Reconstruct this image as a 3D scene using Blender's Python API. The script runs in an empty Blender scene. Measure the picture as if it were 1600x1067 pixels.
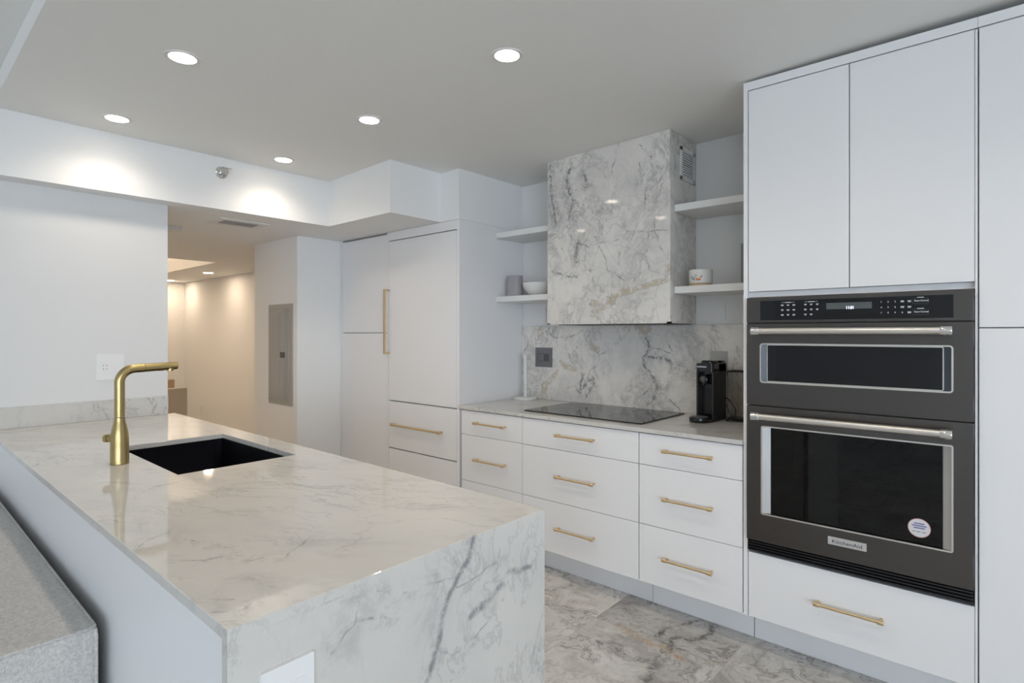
import bpy, bmesh, math, random
from mathutils import Vector, Matrix
random.seed(7)
PI = math.pi
S = bpy.context.scene
COL = S.collection

# ------------------------------------------------------------------ camera, world, exposure
cam_d = bpy.data.cameras.new('camera')
cam = bpy.data.objects.new('camera', cam_d); COL.objects.link(cam)
cam_d.sensor_fit = 'HORIZONTAL'; cam_d.sensor_width = 36.0
cam_d.lens = 881.12 / 1600 * 36.0
cam_d.shift_y = -(533.5 - 520.27) / 1600
cam_d.clip_start = 0.02
CAM_H = 1.38
cam.location = (0, 0, CAM_H)
cam.rotation_euler = (PI / 2, 0, 0.71966)
S.camera = cam
S.view_settings.view_transform = 'Standard'
try: S.view_settings.look = 'None'
except Exception: pass
S.view_settings.gamma = 1.0
S.view_settings.use_curve_mapping = False
S.view_settings.exposure = 1.09

W = bpy.data.worlds.new('daylight'); S.world = W
W.use_nodes = True
bg = W.node_tree.nodes['Background']
bg.inputs[0].default_value = (0.80, 0.87, 1.0, 1)
bg.inputs[1].default_value = 4.0

def area(name, loc, rot, sx, sy, power, col, portal=False):
    d = bpy.data.lights.new(name, 'AREA'); d.shape = 'RECTANGLE'; d.size = sx; d.size_y = sy
    d.energy = power; d.color = col
    if portal: d.cycles.is_portal = True
    o = bpy.data.objects.new(name, d); COL.objects.link(o); o.location = loc; o.rotation_euler = rot
    return o
# the two window walls of the living area behind the camera: sky portals
area('window_daylight_rear', (3.95, -7.47, 1.27), (-PI / 2, 0, 0), 1.9, 2.3, 1, (1, 1, 1), True)
area('window_daylight_side', (5.47, -3.8, 1.27), (PI / 2, 0, PI / 2), 5.4, 2.3, 1, (1, 1, 1), True)
LAMP_L = 9.0           # radiance of the kitchen downlight lenses
LAMP_W = 3.9           # beam of each kitchen downlight
HALL_L = 62.0

# ------------------------------------------------------------------ materials
def lin(c):
    return tuple((x / 12.92 if x <= 0.04045 else ((x + 0.055) / 1.055) ** 2.4) for x in (v / 255 for v in c))

def pmat(name, col, rough=0.5, metal=0.0, spec=0.5, emit=None, strength=0.0):
    m = bpy.data.materials.new(name); m.use_nodes = True
    b = m.node_tree.nodes['Principled BSDF']
    b.inputs['Base Color'].default_value = (*col, 1)
    b.inputs['Roughness'].default_value = rough
    b.inputs['Metallic'].default_value = metal
    b.inputs['Specular IOR Level'].default_value = spec
    if emit:
        b.inputs['Emission Color'].default_value = (*emit, 1)
        b.inputs['Emission Strength'].default_value = strength
    return m

class NT:
    def __init__(s, m): s.t = m.node_tree; s.n = s.t.nodes; s.l = s.t.links; s.b = s.n['Principled BSDF']
    def set(s, sock, v):
        if isinstance(v, bpy.types.NodeSocket): s.l.new(v, sock)
        else: sock.default_value = v
    def coord(s):
        return s.n.new('ShaderNodeTexCoord').outputs['Object']
    def mapping(s, v, loc=(0, 0, 0), rot=(0, 0, 0), sc=(1, 1, 1)):
        m = s.n.new('ShaderNodeMapping'); s.l.new(v, m.inputs[0])
        m.inputs['Location'].default_value = loc; m.inputs['Rotation'].default_value = rot; m.inputs['Scale'].default_value = sc
        return m.outputs[0]
    def noise(s, v, scale, detail=4, rough=0.55, dist=0.0, out=0):
        x = s.n.new('ShaderNodeTexNoise'); s.l.new(v, x.inputs['Vector'])
        x.inputs['Scale'].default_value = scale; x.inputs['Detail'].default_value = detail
        x.inputs['Roughness'].default_value = rough; x.inputs['Distortion'].default_value = dist
        return x.outputs[out]
    def voro(s, v, scale, feature='DISTANCE_TO_EDGE'):
        x = s.n.new('ShaderNodeTexVoronoi'); x.feature = feature; s.l.new(v, x.inputs['Vector'])
        x.inputs['Scale'].default_value = scale
        return x.outputs['Distance'] if feature == 'DISTANCE_TO_EDGE' else x.outputs['Color']
    def math(s, op, a, b=0.0, c=0.0):
        x = s.n.new('ShaderNodeMath'); x.operation = op
        s.set(x.inputs[0], a); s.set(x.inputs[1], b); s.set(x.inputs[2], c)
        return x.outputs[0]
    def vmath(s, op, a, b=(0, 0, 0), scale=None):
        x = s.n.new('ShaderNodeVectorMath'); x.operation = op
        s.set(x.inputs[0], a); s.set(x.inputs[1], b)
        if scale is not None: s.set(x.inputs['Scale'], scale)
        return x.outputs[0]
    def rng(s, v, a, b, c=0.0, d=1.0, smooth=True):
        x = s.n.new('ShaderNodeMapRange'); x.interpolation_type = 'SMOOTHSTEP' if smooth else 'LINEAR'
        s.set(x.inputs[0], v)
        for i, q in enumerate((a, b, c, d)): x.inputs[i + 1].default_value = q
        return x.outputs[0]
    def mix(s, f, a, b, blend='MIX'):
        x = s.n.new('ShaderNodeMix'); x.data_type = 'RGBA'; x.blend_type = blend
        s.set(x.inputs[0], f)
        s.set(x.inputs[6], (*a, 1) if isinstance(a, tuple) else a); s.set(x.inputs[7], (*b, 1) if isinstance(b, tuple) else b)
        return x.outputs[2]
    def ramp(s, v, stops):
        x = s.n.new('ShaderNodeValToRGB'); s.l.new(v, x.inputs[0]); e = x.color_ramp.elements
        while len(e) < len(stops): e.new(0.5)
        for k, (p, c) in zip(e, stops): k.position = p; k.color = (*c, 1)
        return x.outputs[0]
    def warp(s, v, scale, amt, detail=3):
        c = s.noise(v, scale, detail, out=1)
        return s.vmath('ADD', v, s.vmath('SCALE', s.vmath('SUBTRACT', c, (0.5, 0.5, 0.5)), scale=amt))
    def ridge(s, v, scale, width, detail=6, rough=0.6):
        n = s.noise(v, scale, detail, rough)
        return s.rng(s.math('ABSOLUTE', s.math('SUBTRACT', n, 0.5)), 0.0, width, 1.0, 0.0)
    def veins(s, v, lines):
        """distance to the nearest vein, each vein a polyline in the stone"""
        d = None
        for L in lines:
            for a, b in zip(L, L[1:]):
                ba = tuple(q - p for p, q in zip(a, b)); ll = sum(x * x for x in ba) or 1e-9
                pa = s.vmath('SUBTRACT', v, a)
                dn = s.n.new('ShaderNodeVectorMath'); dn.operation = 'DOT_PRODUCT'; s.set(dn.inputs[0], pa); dn.inputs[1].default_value = tuple(x / ll for x in ba)
                h = s.n.new('ShaderNodeClamp'); s.l.new(dn.outputs['Value'], h.inputs[0])
                sc = s.n.new('ShaderNodeVectorMath'); sc.operation = 'SCALE'; sc.inputs[0].default_value = ba; s.l.new(h.outputs[0], sc.inputs['Scale'])
                le = s.n.new('ShaderNodeVectorMath'); le.operation = 'DISTANCE'; s.l.new(pa, le.inputs[0]); s.l.new(sc.outputs[0], le.inputs[1])
                d = le.outputs['Value'] if d is None else s.math('MINIMUM', d, le.outputs['Value'])
        return d
    def bump(s, h, strength, dist=0.01):
        x = s.n.new('ShaderNodeBump'); s.l.new(h, x.inputs['Height'])
        x.inputs['Strength'].default_value = strength; x.inputs['Distance'].default_value = dist
        s.l.new(x.outputs[0], s.b.inputs['Normal'])
    def color(s, v): s.l.new(v, s.b.inputs['Base Color'])

# the larger veins of each slab, as points on the slab (metres, from the object's base)
ISL_BOLD = [[(1.363, 0.146, 0.027), (1.363, 0.129, -0.025), (1.363, 0.079, -0.077), (1.363, 0.047, -0.127), (1.363, 0.032, -0.186), (1.363, 0.005, -0.250)], [(1.363, 0.349, -0.116), (1.363, 0.250, -0.098), (1.363, 0.204, -0.135), (1.363, 0.136, -0.160)]]
ISL_FINE = [[(1.363, 0.189, -0.191), (1.363, 0.139, -0.216), (1.363, 0.079, -0.222), (1.363, 0.029, -0.187)], [(1.363, 0.143, 0.010), (1.363, 0.079, 0.014)], [(1.363, -0.163, 0.001), (1.363, -0.177, -0.066), (1.363, -0.217, -0.093)], [(1.363, -0.120, -0.016), (1.363, -0.035, -0.047), (1.363, 0.023, -0.053), (1.363, 0.079, -0.053)], [(1.363, -0.173, -0.003), (1.363, -0.230, 0.005), (1.363, -0.272, 0.012)], [(1.363, 0.219, -0.057), (1.363, 0.153, -0.077), (1.363, 0.092, -0.081)], [(1.363, -0.168, -0.062), (1.363, -0.130, -0.068), (1.363, -0.073, -0.090)], [(0.883, -0.300, 0.020), (0.963, -0.273, 0.020), (1.017, -0.260, 0.020), (1.069, -0.267, 0.020)], [(1.007, -0.358, 0.020), (1.045, -0.324, 0.020), (1.055, -0.279, 0.020)], [(1.110, -0.262, 0.020), (1.124, -0.231, 0.020)], [(0.865, -0.393, 0.020), (0.828, -0.355, 0.020), (0.816, -0.304, 0.020)], [(1.208, -0.395, 0.020), (1.235, -0.375, 0.020), (1.262, -0.356, 0.020)], [(1.289, -0.396, 0.020), (1.320, -0.368, 0.020), (1.298, -0.329, 0.020)], [(1.197, -0.323, 0.020), (1.199, -0.301, 0.020), (1.222, -0.281, 0.020)], [(0.541, -0.088, 0.020), (0.503, -0.015, 0.020), (0.560, 0.048, 0.020), (0.669, 0.102, 0.020), (0.740, 0.151, 0.020), (0.846, 0.271, 0.020)], [(0.507, 0.073, 0.020), (0.460, 0.157, 0.020), (0.467, 0.231, 0.020), (0.560, 0.279, 0.020)], [(0.437, -0.275, 0.020), (0.349, -0.204, 0.020), (0.333, -0.151, 0.020)], [(1.221, -0.094, 0.020), (1.178, -0.034, 0.020), (1.065, 0.068, 0.020)], [(1.078, -0.106, 0.020), (1.157, -0.202, 0.020)], [(1.277, -0.293, 0.020), (1.300, -0.296, 0.020)], [(-1.251, -0.366, 0.020), (-1.217, -0.268, 0.020), (-1.289, -0.147, 0.020), (-1.217, -0.044, 0.020), (-1.236, 0.062, 0.020)], [(-1.058, -0.388, 0.020), (-0.960, -0.272, 0.020), (-0.831, -0.159, 0.020), (-0.741, -0.080, 0.020)], [(-0.267, -0.404, 0.020), (-0.423, -0.298, 0.020), (-0.335, -0.198, 0.020)], [(-0.700, -0.400, 0.020), (-0.539, -0.307, 0.020), (-0.540, -0.185, 0.020)]]
SPL_BOLD = [[(0.099, -0.006, 0.438), (0.122, -0.006, 0.374), (0.083, -0.006, 0.310), (0.091, -0.006, 0.260), (0.137, -0.006, 0.206), (0.164, -0.006, 0.138), (0.145, -0.006, 0.066), (0.099, -0.006, 0.020)], [(0.122, -0.006, 0.311), (0.183, -0.006, 0.320), (0.257, -0.006, 0.294), (0.286, -0.006, 0.268)], [(-0.368, -0.006, 0.181), (-0.386, -0.006, 0.072), (-0.286, -0.006, 0.177), (-0.272, -0.006, 0.125), (-0.331, -0.006, 0.045)]]
SPL_FINE = [[(0.235, -0.006, 0.418), (0.279, -0.006, 0.343), (0.322, -0.006, 0.263)], [(-0.405, -0.006, 0.218), (-0.471, -0.006, 0.293), (-0.510, -0.006, 0.363), (-0.490, -0.006, 0.434), (-0.359, -0.006, 0.481)], [(-0.490, -0.006, 0.096), (-0.433, -0.006, 0.115), (-0.377, -0.006, 0.057)], [(-0.368, -0.006, 0.104), (-0.304, -0.006, 0.222), (-0.233, -0.006, 0.263)], [(-0.892, -0.007, 0.315), (-0.838, -0.006, 0.374), (-0.773, -0.006, 0.474)], [(0.122, -0.006, 0.128), (0.059, -0.006, 0.074), (0.051, -0.006, 0.031)], [(-0.680, -0.006, 0.474), (-0.578, -0.006, 0.434), (-0.433, -0.006, 0.450)], [(-0.359, -0.006, 0.474), (-0.331, -0.006, 0.405), (-0.233, -0.006, 0.323), (-0.180, -0.006, 0.347)], [(-0.618, -0.006, 0.080), (-0.588, -0.006, 0.018)], [(0.235, -0.006, 0.170), (0.242, -0.006, 0.088), (0.322, -0.006, 0.012)], [(0.145, -0.006, 0.368), (0.213, -0.006, 0.355), (0.286, -0.006, 0.336)], [(-0.700, -0.006, 0.115), (-0.710, -0.006, 0.049)]]
SPL_GOLD = [[(-0.539, -0.006, 0.268), (-0.510, -0.006, 0.237), (-0.424, -0.006, 0.221)], [(-0.578, -0.006, 0.194), (-0.618, -0.006, 0.152), (-0.674, -0.006, 0.101), (-0.680, -0.006, 0.011)], [(0.028, -0.006, 0.491), (0.122, -0.006, 0.490)], [(0.051, -0.006, 0.473), (0.099, -0.006, 0.473)], [(-0.304, -0.006, 0.386), (-0.250, -0.006, 0.349)], [(-0.721, -0.006, 0.491), (-0.726, -0.006, 0.441)], [(-0.700, -0.006, 0.099), (-0.690, -0.006, 0.035)]]
HOOD_FINE = [[(0.095, -0.164, 1.032), (0.075, -0.164, 0.944), (0.048, -0.164, 0.844)], [(0.410, -0.164, 0.853), (0.352, -0.164, 0.766), (0.267, -0.164, 0.726), (0.261, -0.164, 0.660)], [(0.363, -0.164, 0.742), (0.328, -0.164, 0.660), (0.313, -0.164, 0.508), (0.352, -0.164, 0.415), (0.399, -0.164, 0.356)], [(-0.062, -0.164, 0.517), (-0.034, -0.164, 0.473), (0.115, -0.164, 0.474), (0.154, -0.164, 0.516), (0.304, -0.164, 0.498), (0.399, -0.164, 0.497)], [(-0.034, -0.164, 0.455), (0.014, -0.164, 0.379), (0.021, -0.164, 0.308), (0.068, -0.164, 0.293), (0.101, -0.164, 0.348), (0.101, -0.164, 0.406)], [(0.068, -0.164, 0.293), (0.141, -0.164, 0.236)], [(0.192, -0.164, 0.500), (0.141, -0.164, 0.391), (0.267, -0.164, 0.379), (0.285, -0.164, 0.511)], [(0.055, -0.164, 0.294), (0.062, -0.164, 0.200)], [(0.192, -0.164, 0.222), (0.205, -0.164, 0.266), (0.285, -0.164, 0.289), (0.273, -0.164, 0.368)], [(-0.384, -0.164, 0.325), (-0.283, -0.164, 0.293), (-0.163, -0.164, 0.285)], [(-0.377, -0.164, 0.159), (-0.283, -0.164, 0.081)], [(0.230, -0.164, 0.889), (0.230, -0.164, 0.811)], [(0.230, -0.164, 0.991), (0.322, -0.164, 0.888)], [(-0.192, -0.164, 0.483), (-0.105, -0.164, 0.462)], [(-0.098, -0.164, 0.317), (-0.062, -0.164, 0.218), (0.035, -0.164, 0.225)], [(-0.090, -0.164, 0.725), (-0.062, -0.164, 0.625)]]
HOOD_DARK = [[(-0.237, -0.164, 0.946), (-0.267, -0.164, 0.852), (-0.222, -0.164, 0.745), (-0.252, -0.164, 0.651)], [(-0.134, -0.164, 0.889), (-0.112, -0.164, 0.813)], [(-0.392, -0.164, 0.988), (-0.377, -0.164, 0.795), (-0.345, -0.164, 0.613)], [(-0.192, -0.164, 0.483), (-0.192, -0.164, 0.373)], [(-0.377, -0.164, 0.324), (-0.192, -0.164, 0.275)]]
HOOD_GOLD = [[(-0.076, -0.164, 0.123), (-0.006, -0.164, 0.097)], [(-0.041, -0.164, 0.110), (-0.048, -0.164, 0.027)], [(0.021, -0.164, 0.108), (0.088, -0.164, 0.164), (0.230, -0.164, 0.191), (0.399, -0.164, 0.237)], [(0.399, -0.164, 0.237), (0.399, -0.164, 0.302)]]
FLR_DARK = [[(-1.041, 2.633, 0.000), (-1.019, 2.549, 0.000), (-1.052, 2.458, 0.000), (-1.131, 2.401, 0.000), (-1.099, 2.289, 0.000)], [(-1.094, 2.227, 0.000), (-1.089, 2.127, 0.000), (-1.067, 2.020, 0.000)], [(-1.121, 2.618, 0.000), (-1.182, 2.510, 0.000), (-1.196, 2.369, 0.000)]]
FLR_GOLD = [[(-1.147, 2.304, 0.000), (-1.041, 2.273, 0.000)], [(-1.380, 2.323, 0.000), (-1.173, 2.292, 0.000)]]

def paint(name, col, rough=0.6, bump=0.0, spec=0.3):
    m = pmat(name, col, rough, 0, spec); t = NT(m); c = t.coord()
    n = t.noise(c, 1.3, 3)
    t.color(t.mix(n, tuple(v * 0.985 for v in col), tuple(min(1, v * 1.015) for v in col)))
    if bump: t.bump(t.noise(c, 260, 2), bump, 0.001)
    return m

def island_marble(name='white_veined_marble', veined=False):
    m = pmat(name, (0.7, 0.7, 0.68), 0.045, 0, 0.5); t = NT(m); c = t.coord()
    # long soft streaks running with the slab, plus sharp broken veins in places
    p = t.mapping(c, rot=(0.0, 0.0, -0.45))
    w = t.warp(p, 1.3, 0.40, 4)
    w2 = t.warp(w, 6.0, 0.06, 4)
    st = t.mapping(w2, sc=(1.0, 3.6, 1.6))
    cloud = t.noise(t.mapping(w, sc=(0.8, 2.0, 1.2)), 1.5, 5, 0.6)
    base = t.ramp(cloud, [(0.28, (0.56, 0.56, 0.555)), (0.44, (0.66, 0.645, 0.61)), (0.60, (0.69, 0.67, 0.63)), (0.80, (0.62, 0.615, 0.60))])
    streak = t.rng(t.noise(st, 3.2, 8, 0.68), 0.52, 0.74)
    col = t.mix(t.math('MULTIPLY', streak, 0.55), base, (0.43, 0.42, 0.41))
    mA = t.rng(t.noise(t.mapping(c, loc=(4.7, 2.2, 1.1)), 1.25, 3), 0.50, 0.64)
    mB = t.rng(t.noise(t.mapping(c, loc=(9.7, 5.2, 3.1)), 1.6, 2), 0.48, 0.62)
    grain = t.noise(w2, 34, 7, 0.75)
    k = 0.55 if veined else 1.0
    r1 = t.math('MULTIPLY', t.ridge(t.mapping(w2, sc=(1.0, 1.7, 1.0)), 1.15, 0.010, 10, 0.62), mA)
    r2 = t.math('MULTIPLY', t.ridge(st, 1.9, 0.018, 10, 0.66), mB)
    col = t.mix(t.math('MULTIPLY', r2, 0.60 * k), col, (0.31, 0.30, 0.295))
    col = t.mix(t.math('MULTIPLY', r1, 0.60 * k), col, (0.30, 0.295, 0.295))
    if veined:
        wv = t.warp(t.warp(c, 7.0, 0.045, 3), 32.0, 0.016, 5)
        patchy = t.rng(t.noise(c, 9.0, 4), 0.36, 0.60)
        dF = t.veins(wv, ISL_FINE); dB = t.veins(wv, ISL_BOLD)
        halo = t.math('MULTIPLY', t.rng(t.math('MINIMUM', dF, dB), 0.0, 0.045, 1, 0), t.rng(grain, 0.46, 0.68))
        col = t.mix(t.math('MULTIPLY', halo, 0.45), col, (0.33, 0.33, 0.335))
        col = t.mix(t.math('MULTIPLY', t.math('MULTIPLY', t.rng(dF, 0.0, 0.0050, 1, 0), patchy), 0.70), col, (0.26, 0.26, 0.265))
        col = t.mix(t.math('MULTIPLY', t.math('MULTIPLY', t.rng(dB, 0.001, 0.013, 1, 0), t.rng(grain, 0.30, 0.56)), 0.85), col, (0.22, 0.225, 0.235))
    t.color(col)
    return m

def breccia_marble(name, gold=0.8, seed=0.0, crackle=1.0, swirl=1.0, fine_v=None, bold_v=None, gold_v=None):
    m = pmat(name, (0.6, 0.58, 0.55), 0.06, 0, 0.5); t = NT(m); c = t.coord()
    p = t.mapping(c, loc=(seed, seed * 0.7, seed * 1.3))
    w = t.warp(p, 1.9, 0.34, 5)
    w2 = t.warp(w, 9.0, 0.06, 5)
    base = t.ramp(t.noise(w2, 2.6, 8, 0.64), [(0.28, (0.60, 0.58, 0.56)), (0.44, (0.75, 0.725, 0.68)), (0.60, (0.84, 0.81, 0.755)), (0.76, (0.70, 0.68, 0.65))])
    nz = lambda lx, sc, a, b: t.rng(t.noise(t.mapping(c, loc=(lx + seed, lx * 0.6, lx * 1.7)), sc, 3), a, b)
    fine = t.rng(t.noise(t.mapping(w2, rot=(0, 0.5, 0), sc=(2.2, 2.2, 0.7)), 15, 9, 0.78), 0.44, 0.64)
    zone = nz(1.3, 2.2, 0.50, 0.64)
    mo = t.rng(t.noise(w2, 30, 6, 0.75), 0.5, 0.75)
    col = t.mix(t.math('MULTIPLY', mo, 0.16), base, (0.40, 0.39, 0.37))
    col = t.mix(t.math('MULTIPLY', t.math('MULTIPLY', zone, fine), 0.55), col, (0.24, 0.24, 0.245))
    # wide swirling clay-like bands
    r0 = t.ridge(w2, 1.25, 0.045, 9, 0.62)
    col = t.mix(t.math('MULTIPLY', t.math('MULTIPLY', r0, t.rng(t.noise(w2, 40, 5, 0.7), 0.34, 0.6)), 0.52 * swirl), col, (0.30, 0.295, 0.29))
    r1 = t.math('MULTIPLY', t.ridge(w2, 2.6, 0.016, 10, 0.66), nz(5.1, 2.3, 0.42, 0.58))
    col = t.mix(t.math('MULTIPLY', r1, 0.45), col, (0.26, 0.255, 0.25))
    # angular fractures in places
    wv = t.warp(t.warp(p, 2.6, 0.26, 4), 12, 0.035, 5)
    cr = t.math('MULTIPLY', t.rng(t.voro(wv, 5.6), 0.0, 0.026, 1, 0), nz(3.1, 1.8, 0.40, 0.56))
    crh = t.math('MULTIPLY', t.rng(t.voro(wv, 5.6), 0.0, 0.16, 1, 0), nz(3.1, 1.8, 0.46, 0.60))
    col = t.mix(t.math('MULTIPLY', t.math('MULTIPLY', crh, mo), 0.30 * crackle), col, (0.36, 0.35, 0.34))
    col = t.mix(t.math('MULTIPLY', cr, 0.42 * crackle), col, (0.22, 0.215, 0.21))
    g = t.math('MULTIPLY', t.rng(t.noise(t.mapping(w2, loc=(2.4, 0.3, 9.1)), 3.6, 6), 0.65, 0.72), gold * 0.5)
    col = t.mix(g, col, (0.50, 0.40, 0.24))
    vv = t.warp(t.warp(c, 9.0, 0.040, 3), 36.0, 0.018, 5)
    gr = t.noise(vv, 42, 6, 0.72); pt = t.rng(t.noise(c, 11.0, 4), 0.34, 0.56)
    dB = t.veins(vv, bold_v)
    col = t.mix(t.math('MULTIPLY', t.math('MULTIPLY', t.rng(dB, 0.0, 0.060, 1, 0), t.rng(gr, 0.42, 0.64)), 0.60), col, (0.30, 0.30, 0.305))
    col = t.mix(t.math('MULTIPLY', t.math('MULTIPLY', t.rng(dB, 0.0, 0.016, 1, 0), t.rng(gr, 0.36, 0.56)), 0.90), col, (0.18, 0.18, 0.185))
    dF = t.veins(vv, fine_v)
    col = t.mix(t.math('MULTIPLY', t.math('MULTIPLY', t.rng(dF, 0.0, 0.022, 1, 0), t.rng(gr, 0.46, 0.66)), 0.35), col, (0.34, 0.335, 0.33))
    col = t.mix(t.math('MULTIPLY', t.math('MULTIPLY', t.rng(dF, 0.0, 0.0055, 1, 0), pt), 0.82), col, (0.17, 0.165, 0.16))
    gv = t.warp(t.warp(c, 13.0, 0.060, 4), 60.0, 0.022, 4)
    dG = t.veins(gv, gold_v); gp = t.rng(t.noise(gv, 24, 5, 0.65), 0.36, 0.58)
    col = t.mix(t.math('MULTIPLY', t.math('MULTIPLY', t.rng(dG, 0.002, 0.026, 1, 0), gp), 0.80), col, (0.50, 0.405, 0.25))
    col = t.mix(t.math('MULTIPLY', t.rng(t.math('ABSOLUTE', t.math('SUBTRACT', dG, 0.016)), 0.0, 0.004, 1, 0), t.math('MULTIPLY', pt, 0.45)), col, (0.27, 0.25, 0.23))
    t.color(col)
    return m

def floor_marble():
    m = pmat('swirled_marble_tiles', (0.4, 0.38, 0.36), 0.16, 0, 0.5); t = NT(m); c = t.coord()
    TS = 0.618
    q = t.vmath('MULTIPLY', t.vmath('ADD', c, (1.498 + 4 * TS, -2.326 + 10 * TS, 0)), (1 / TS, 1 / TS, 0))
    cell = t.vmath('FLOOR', q)
    wn = t.n.new('ShaderNodeTexWhiteNoise'); wn.noise_dimensions = '3D'; t.l.new(cell, wn.inputs['Vector'])
    off = t.vmath('SCALE', t.vmath('SUBTRACT', wn.outputs['Color'], (0.5, 0.5, 0.5)), scale=16.0)
    p = t.vmath('ADD', c, off)
    w = t.warp(p, 1.7, 0.75, 5)
    w2 = t.warp(w, 6.0, 0.16, 5)
    n = t.noise(w2, 2.3, 7, 0.62)
    base = t.ramp(n, [(0.26, (0.34, 0.32, 0.30)), (0.38, (0.56, 0.54, 0.51)), (0.47, (0.74, 0.725, 0.69)), (0.55, (0.82, 0.81, 0.78)), (0.64, (0.62, 0.60, 0.565)), (0.78, (0.84, 0.83, 0.80))])
    fine = t.rng(t.noise(t.warp(w2, 18, 0.05, 4), 20, 6, 0.7), 0.42, 0.66)
    zone = t.rng(t.noise(p, 2.2, 3), 0.40, 0.62)
    col = t.mix(t.math('MULTIPLY', fine, 0.30), base, (0.34, 0.315, 0.29))
    # curled bands: contour lines of a strongly warped field
    fld = t.noise(w2, 4.2, 5, 0.55)
    band = t.rng(t.math('ABSOLUTE', t.math('SUBTRACT', t.math('FRACT', t.math('MULTIPLY', fld, 9.0)), 0.5)), 0.30, 0.5)
    col = t.mix(t.math('MULTIPLY', t.math('MULTIPLY', band, zone), 0.62), col, (0.25, 0.23, 0.215))
    rg = t.ridge(w2, 3.4, 0.024, 8, 0.6)
    col = t.mix(t.math('MULTIPLY', rg, 0.6), col, (0.80, 0.785, 0.75))
    rd = t.math('MULTIPLY', t.ridge(t.mapping(w2, loc=(3, 1, 5)), 1.5, 0.013, 9, 0.62), 0.60)
    col = t.mix(rd, col, (0.16, 0.145, 0.135))
    gold = t.math('MULTIPLY', t.rng(t.noise(t.mapping(w2, loc=(7, 2, 1)), 3.0, 4), 0.62, 0.70), 0.45)
    col = t.mix(gold, col, (0.56, 0.42, 0.29))
    vv = t.warp(t.warp(c, 6.0, 0.07, 3), 26.0, 0.022, 5)
    dD = t.veins(t.warp(vv, 11.0, 0.05, 4), FLR_DARK); gr = t.noise(vv, 34, 6, 0.7)
    col = t.mix(t.math('MULTIPLY', t.math('MULTIPLY', t.rng(dD, 0.0, 0.07, 1, 0), t.rng(gr, 0.42, 0.62)), 0.5), col, (0.30, 0.28, 0.26))
    col = t.mix(t.math('MULTIPLY', t.math('MULTIPLY', t.rng(dD, 0.0, 0.022, 1, 0), t.rng(gr, 0.32, 0.55)), 0.85), col, (0.13, 0.12, 0.112))
    col = t.mix(t.math('MULTIPLY', t.math('MULTIPLY', t.rng(t.veins(vv, FLR_GOLD), 0.0, 0.035, 1, 0), t.rng(gr, 0.36, 0.6)), 0.75), col, (0.58, 0.38, 0.22))
    tone = t.rng(wn.outputs['Value'], 0, 1, 0.78, 1.10, False)
    col = t.mix(1.0, col, t.vmath('SCALE', (1, 1, 1), scale=tone), 'MULTIPLY')
    fr = t.vmath('ABSOLUTE', t.vmath('SUBTRACT', t.vmath('FRACTION', q), (0.5, 0.5, 0.5)))
    sx = t.n.new('ShaderNodeSeparateXYZ'); t.l.new(fr, sx.inputs[0])
    edge = t.math('MAXIMUM', sx.outputs[0], sx.outputs[1])
    grout = t.rng(edge, 0.4965, 0.4985, 0, 0.7)
    col = t.mix(grout, col, (0.46, 0.44, 0.41))
    t.color(col)
    return m

def brushed(name, col, rough, axis=(0, 0, 1), metal=1.0, amt=0.12):
    m = pmat(name, col, rough, metal); t = NT(m); c = t.coord()
    sc = tuple(2.0 if a else 320.0 for a in axis)
    n = t.noise(t.mapping(c, sc=sc), 1.0, 3)
    t.color(t.mix(n, tuple(v * (1 - amt) for v in col), tuple(min(1, v * (1 + amt)) for v in col)))
    t.l.new(t.rng(n, 0.2, 0.8, rough - 0.06, rough + 0.06, False), t.b.inputs['Roughness'])
    return m

def boucle():
    m = pmat('boucle_fabric', (0.5, 0.49, 0.46), 0.95, 0, 0.1); t = NT(m); c = t.coord()
    n = t.noise(t.warp(c, 90, 0.02, 3), 130, 3)
    v = t.voro(t.warp(c, 60, 0.012, 2), 150)
    t.color(t.mix(t.rng(n, 0.3, 0.7), (0.53, 0.515, 0.49), (0.68, 0.66, 0.63)))
    t.bump(t.math('ADD', n, v), 0.7, 0.004)
    return m

def glass(name, tint, fac):
    # thin pane: transparent tint under a clear coat reflection
    m = bpy.data.materials.new(name); m.use_nodes = True; nt = m.node_tree
    nt.nodes.remove(nt.nodes['Principled BSDF'])
    tr = nt.nodes.new('ShaderNodeBsdfTransparent'); tr.inputs[0].default_value = (*tint, 1)
    gl = nt.nodes.new('ShaderNodeBsdfGlossy'); gl.inputs['Roughness'].default_value = 0.02
    fr = nt.nodes.new('ShaderNodeFresnel')
    ge = nt.nodes.new('ShaderNodeNewGeometry'); pw = nt.nodes.new('ShaderNodeMath'); pw.operation = 'MULTIPLY_ADD'
    nt.links.new(ge.outputs['Backfacing'], pw.inputs[0]); pw.inputs[1].default_value = 1 / fac - fac; pw.inputs[2].default_value = fac
    nt.links.new(pw.outputs[0], fr.inputs[0])      # thin sheet: the same weak reflection from either side
    mx = nt.nodes.new('ShaderNodeMixShader')
    nt.links.new(fr.outputs[0], mx.inputs[0]); nt.links.new(tr.outputs[0], mx.inputs[1]); nt.links.new(gl.outputs[0], mx.inputs[2])
    nt.links.new(mx.outputs[0], nt.nodes['Material Output'].inputs[0])
    return m

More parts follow.
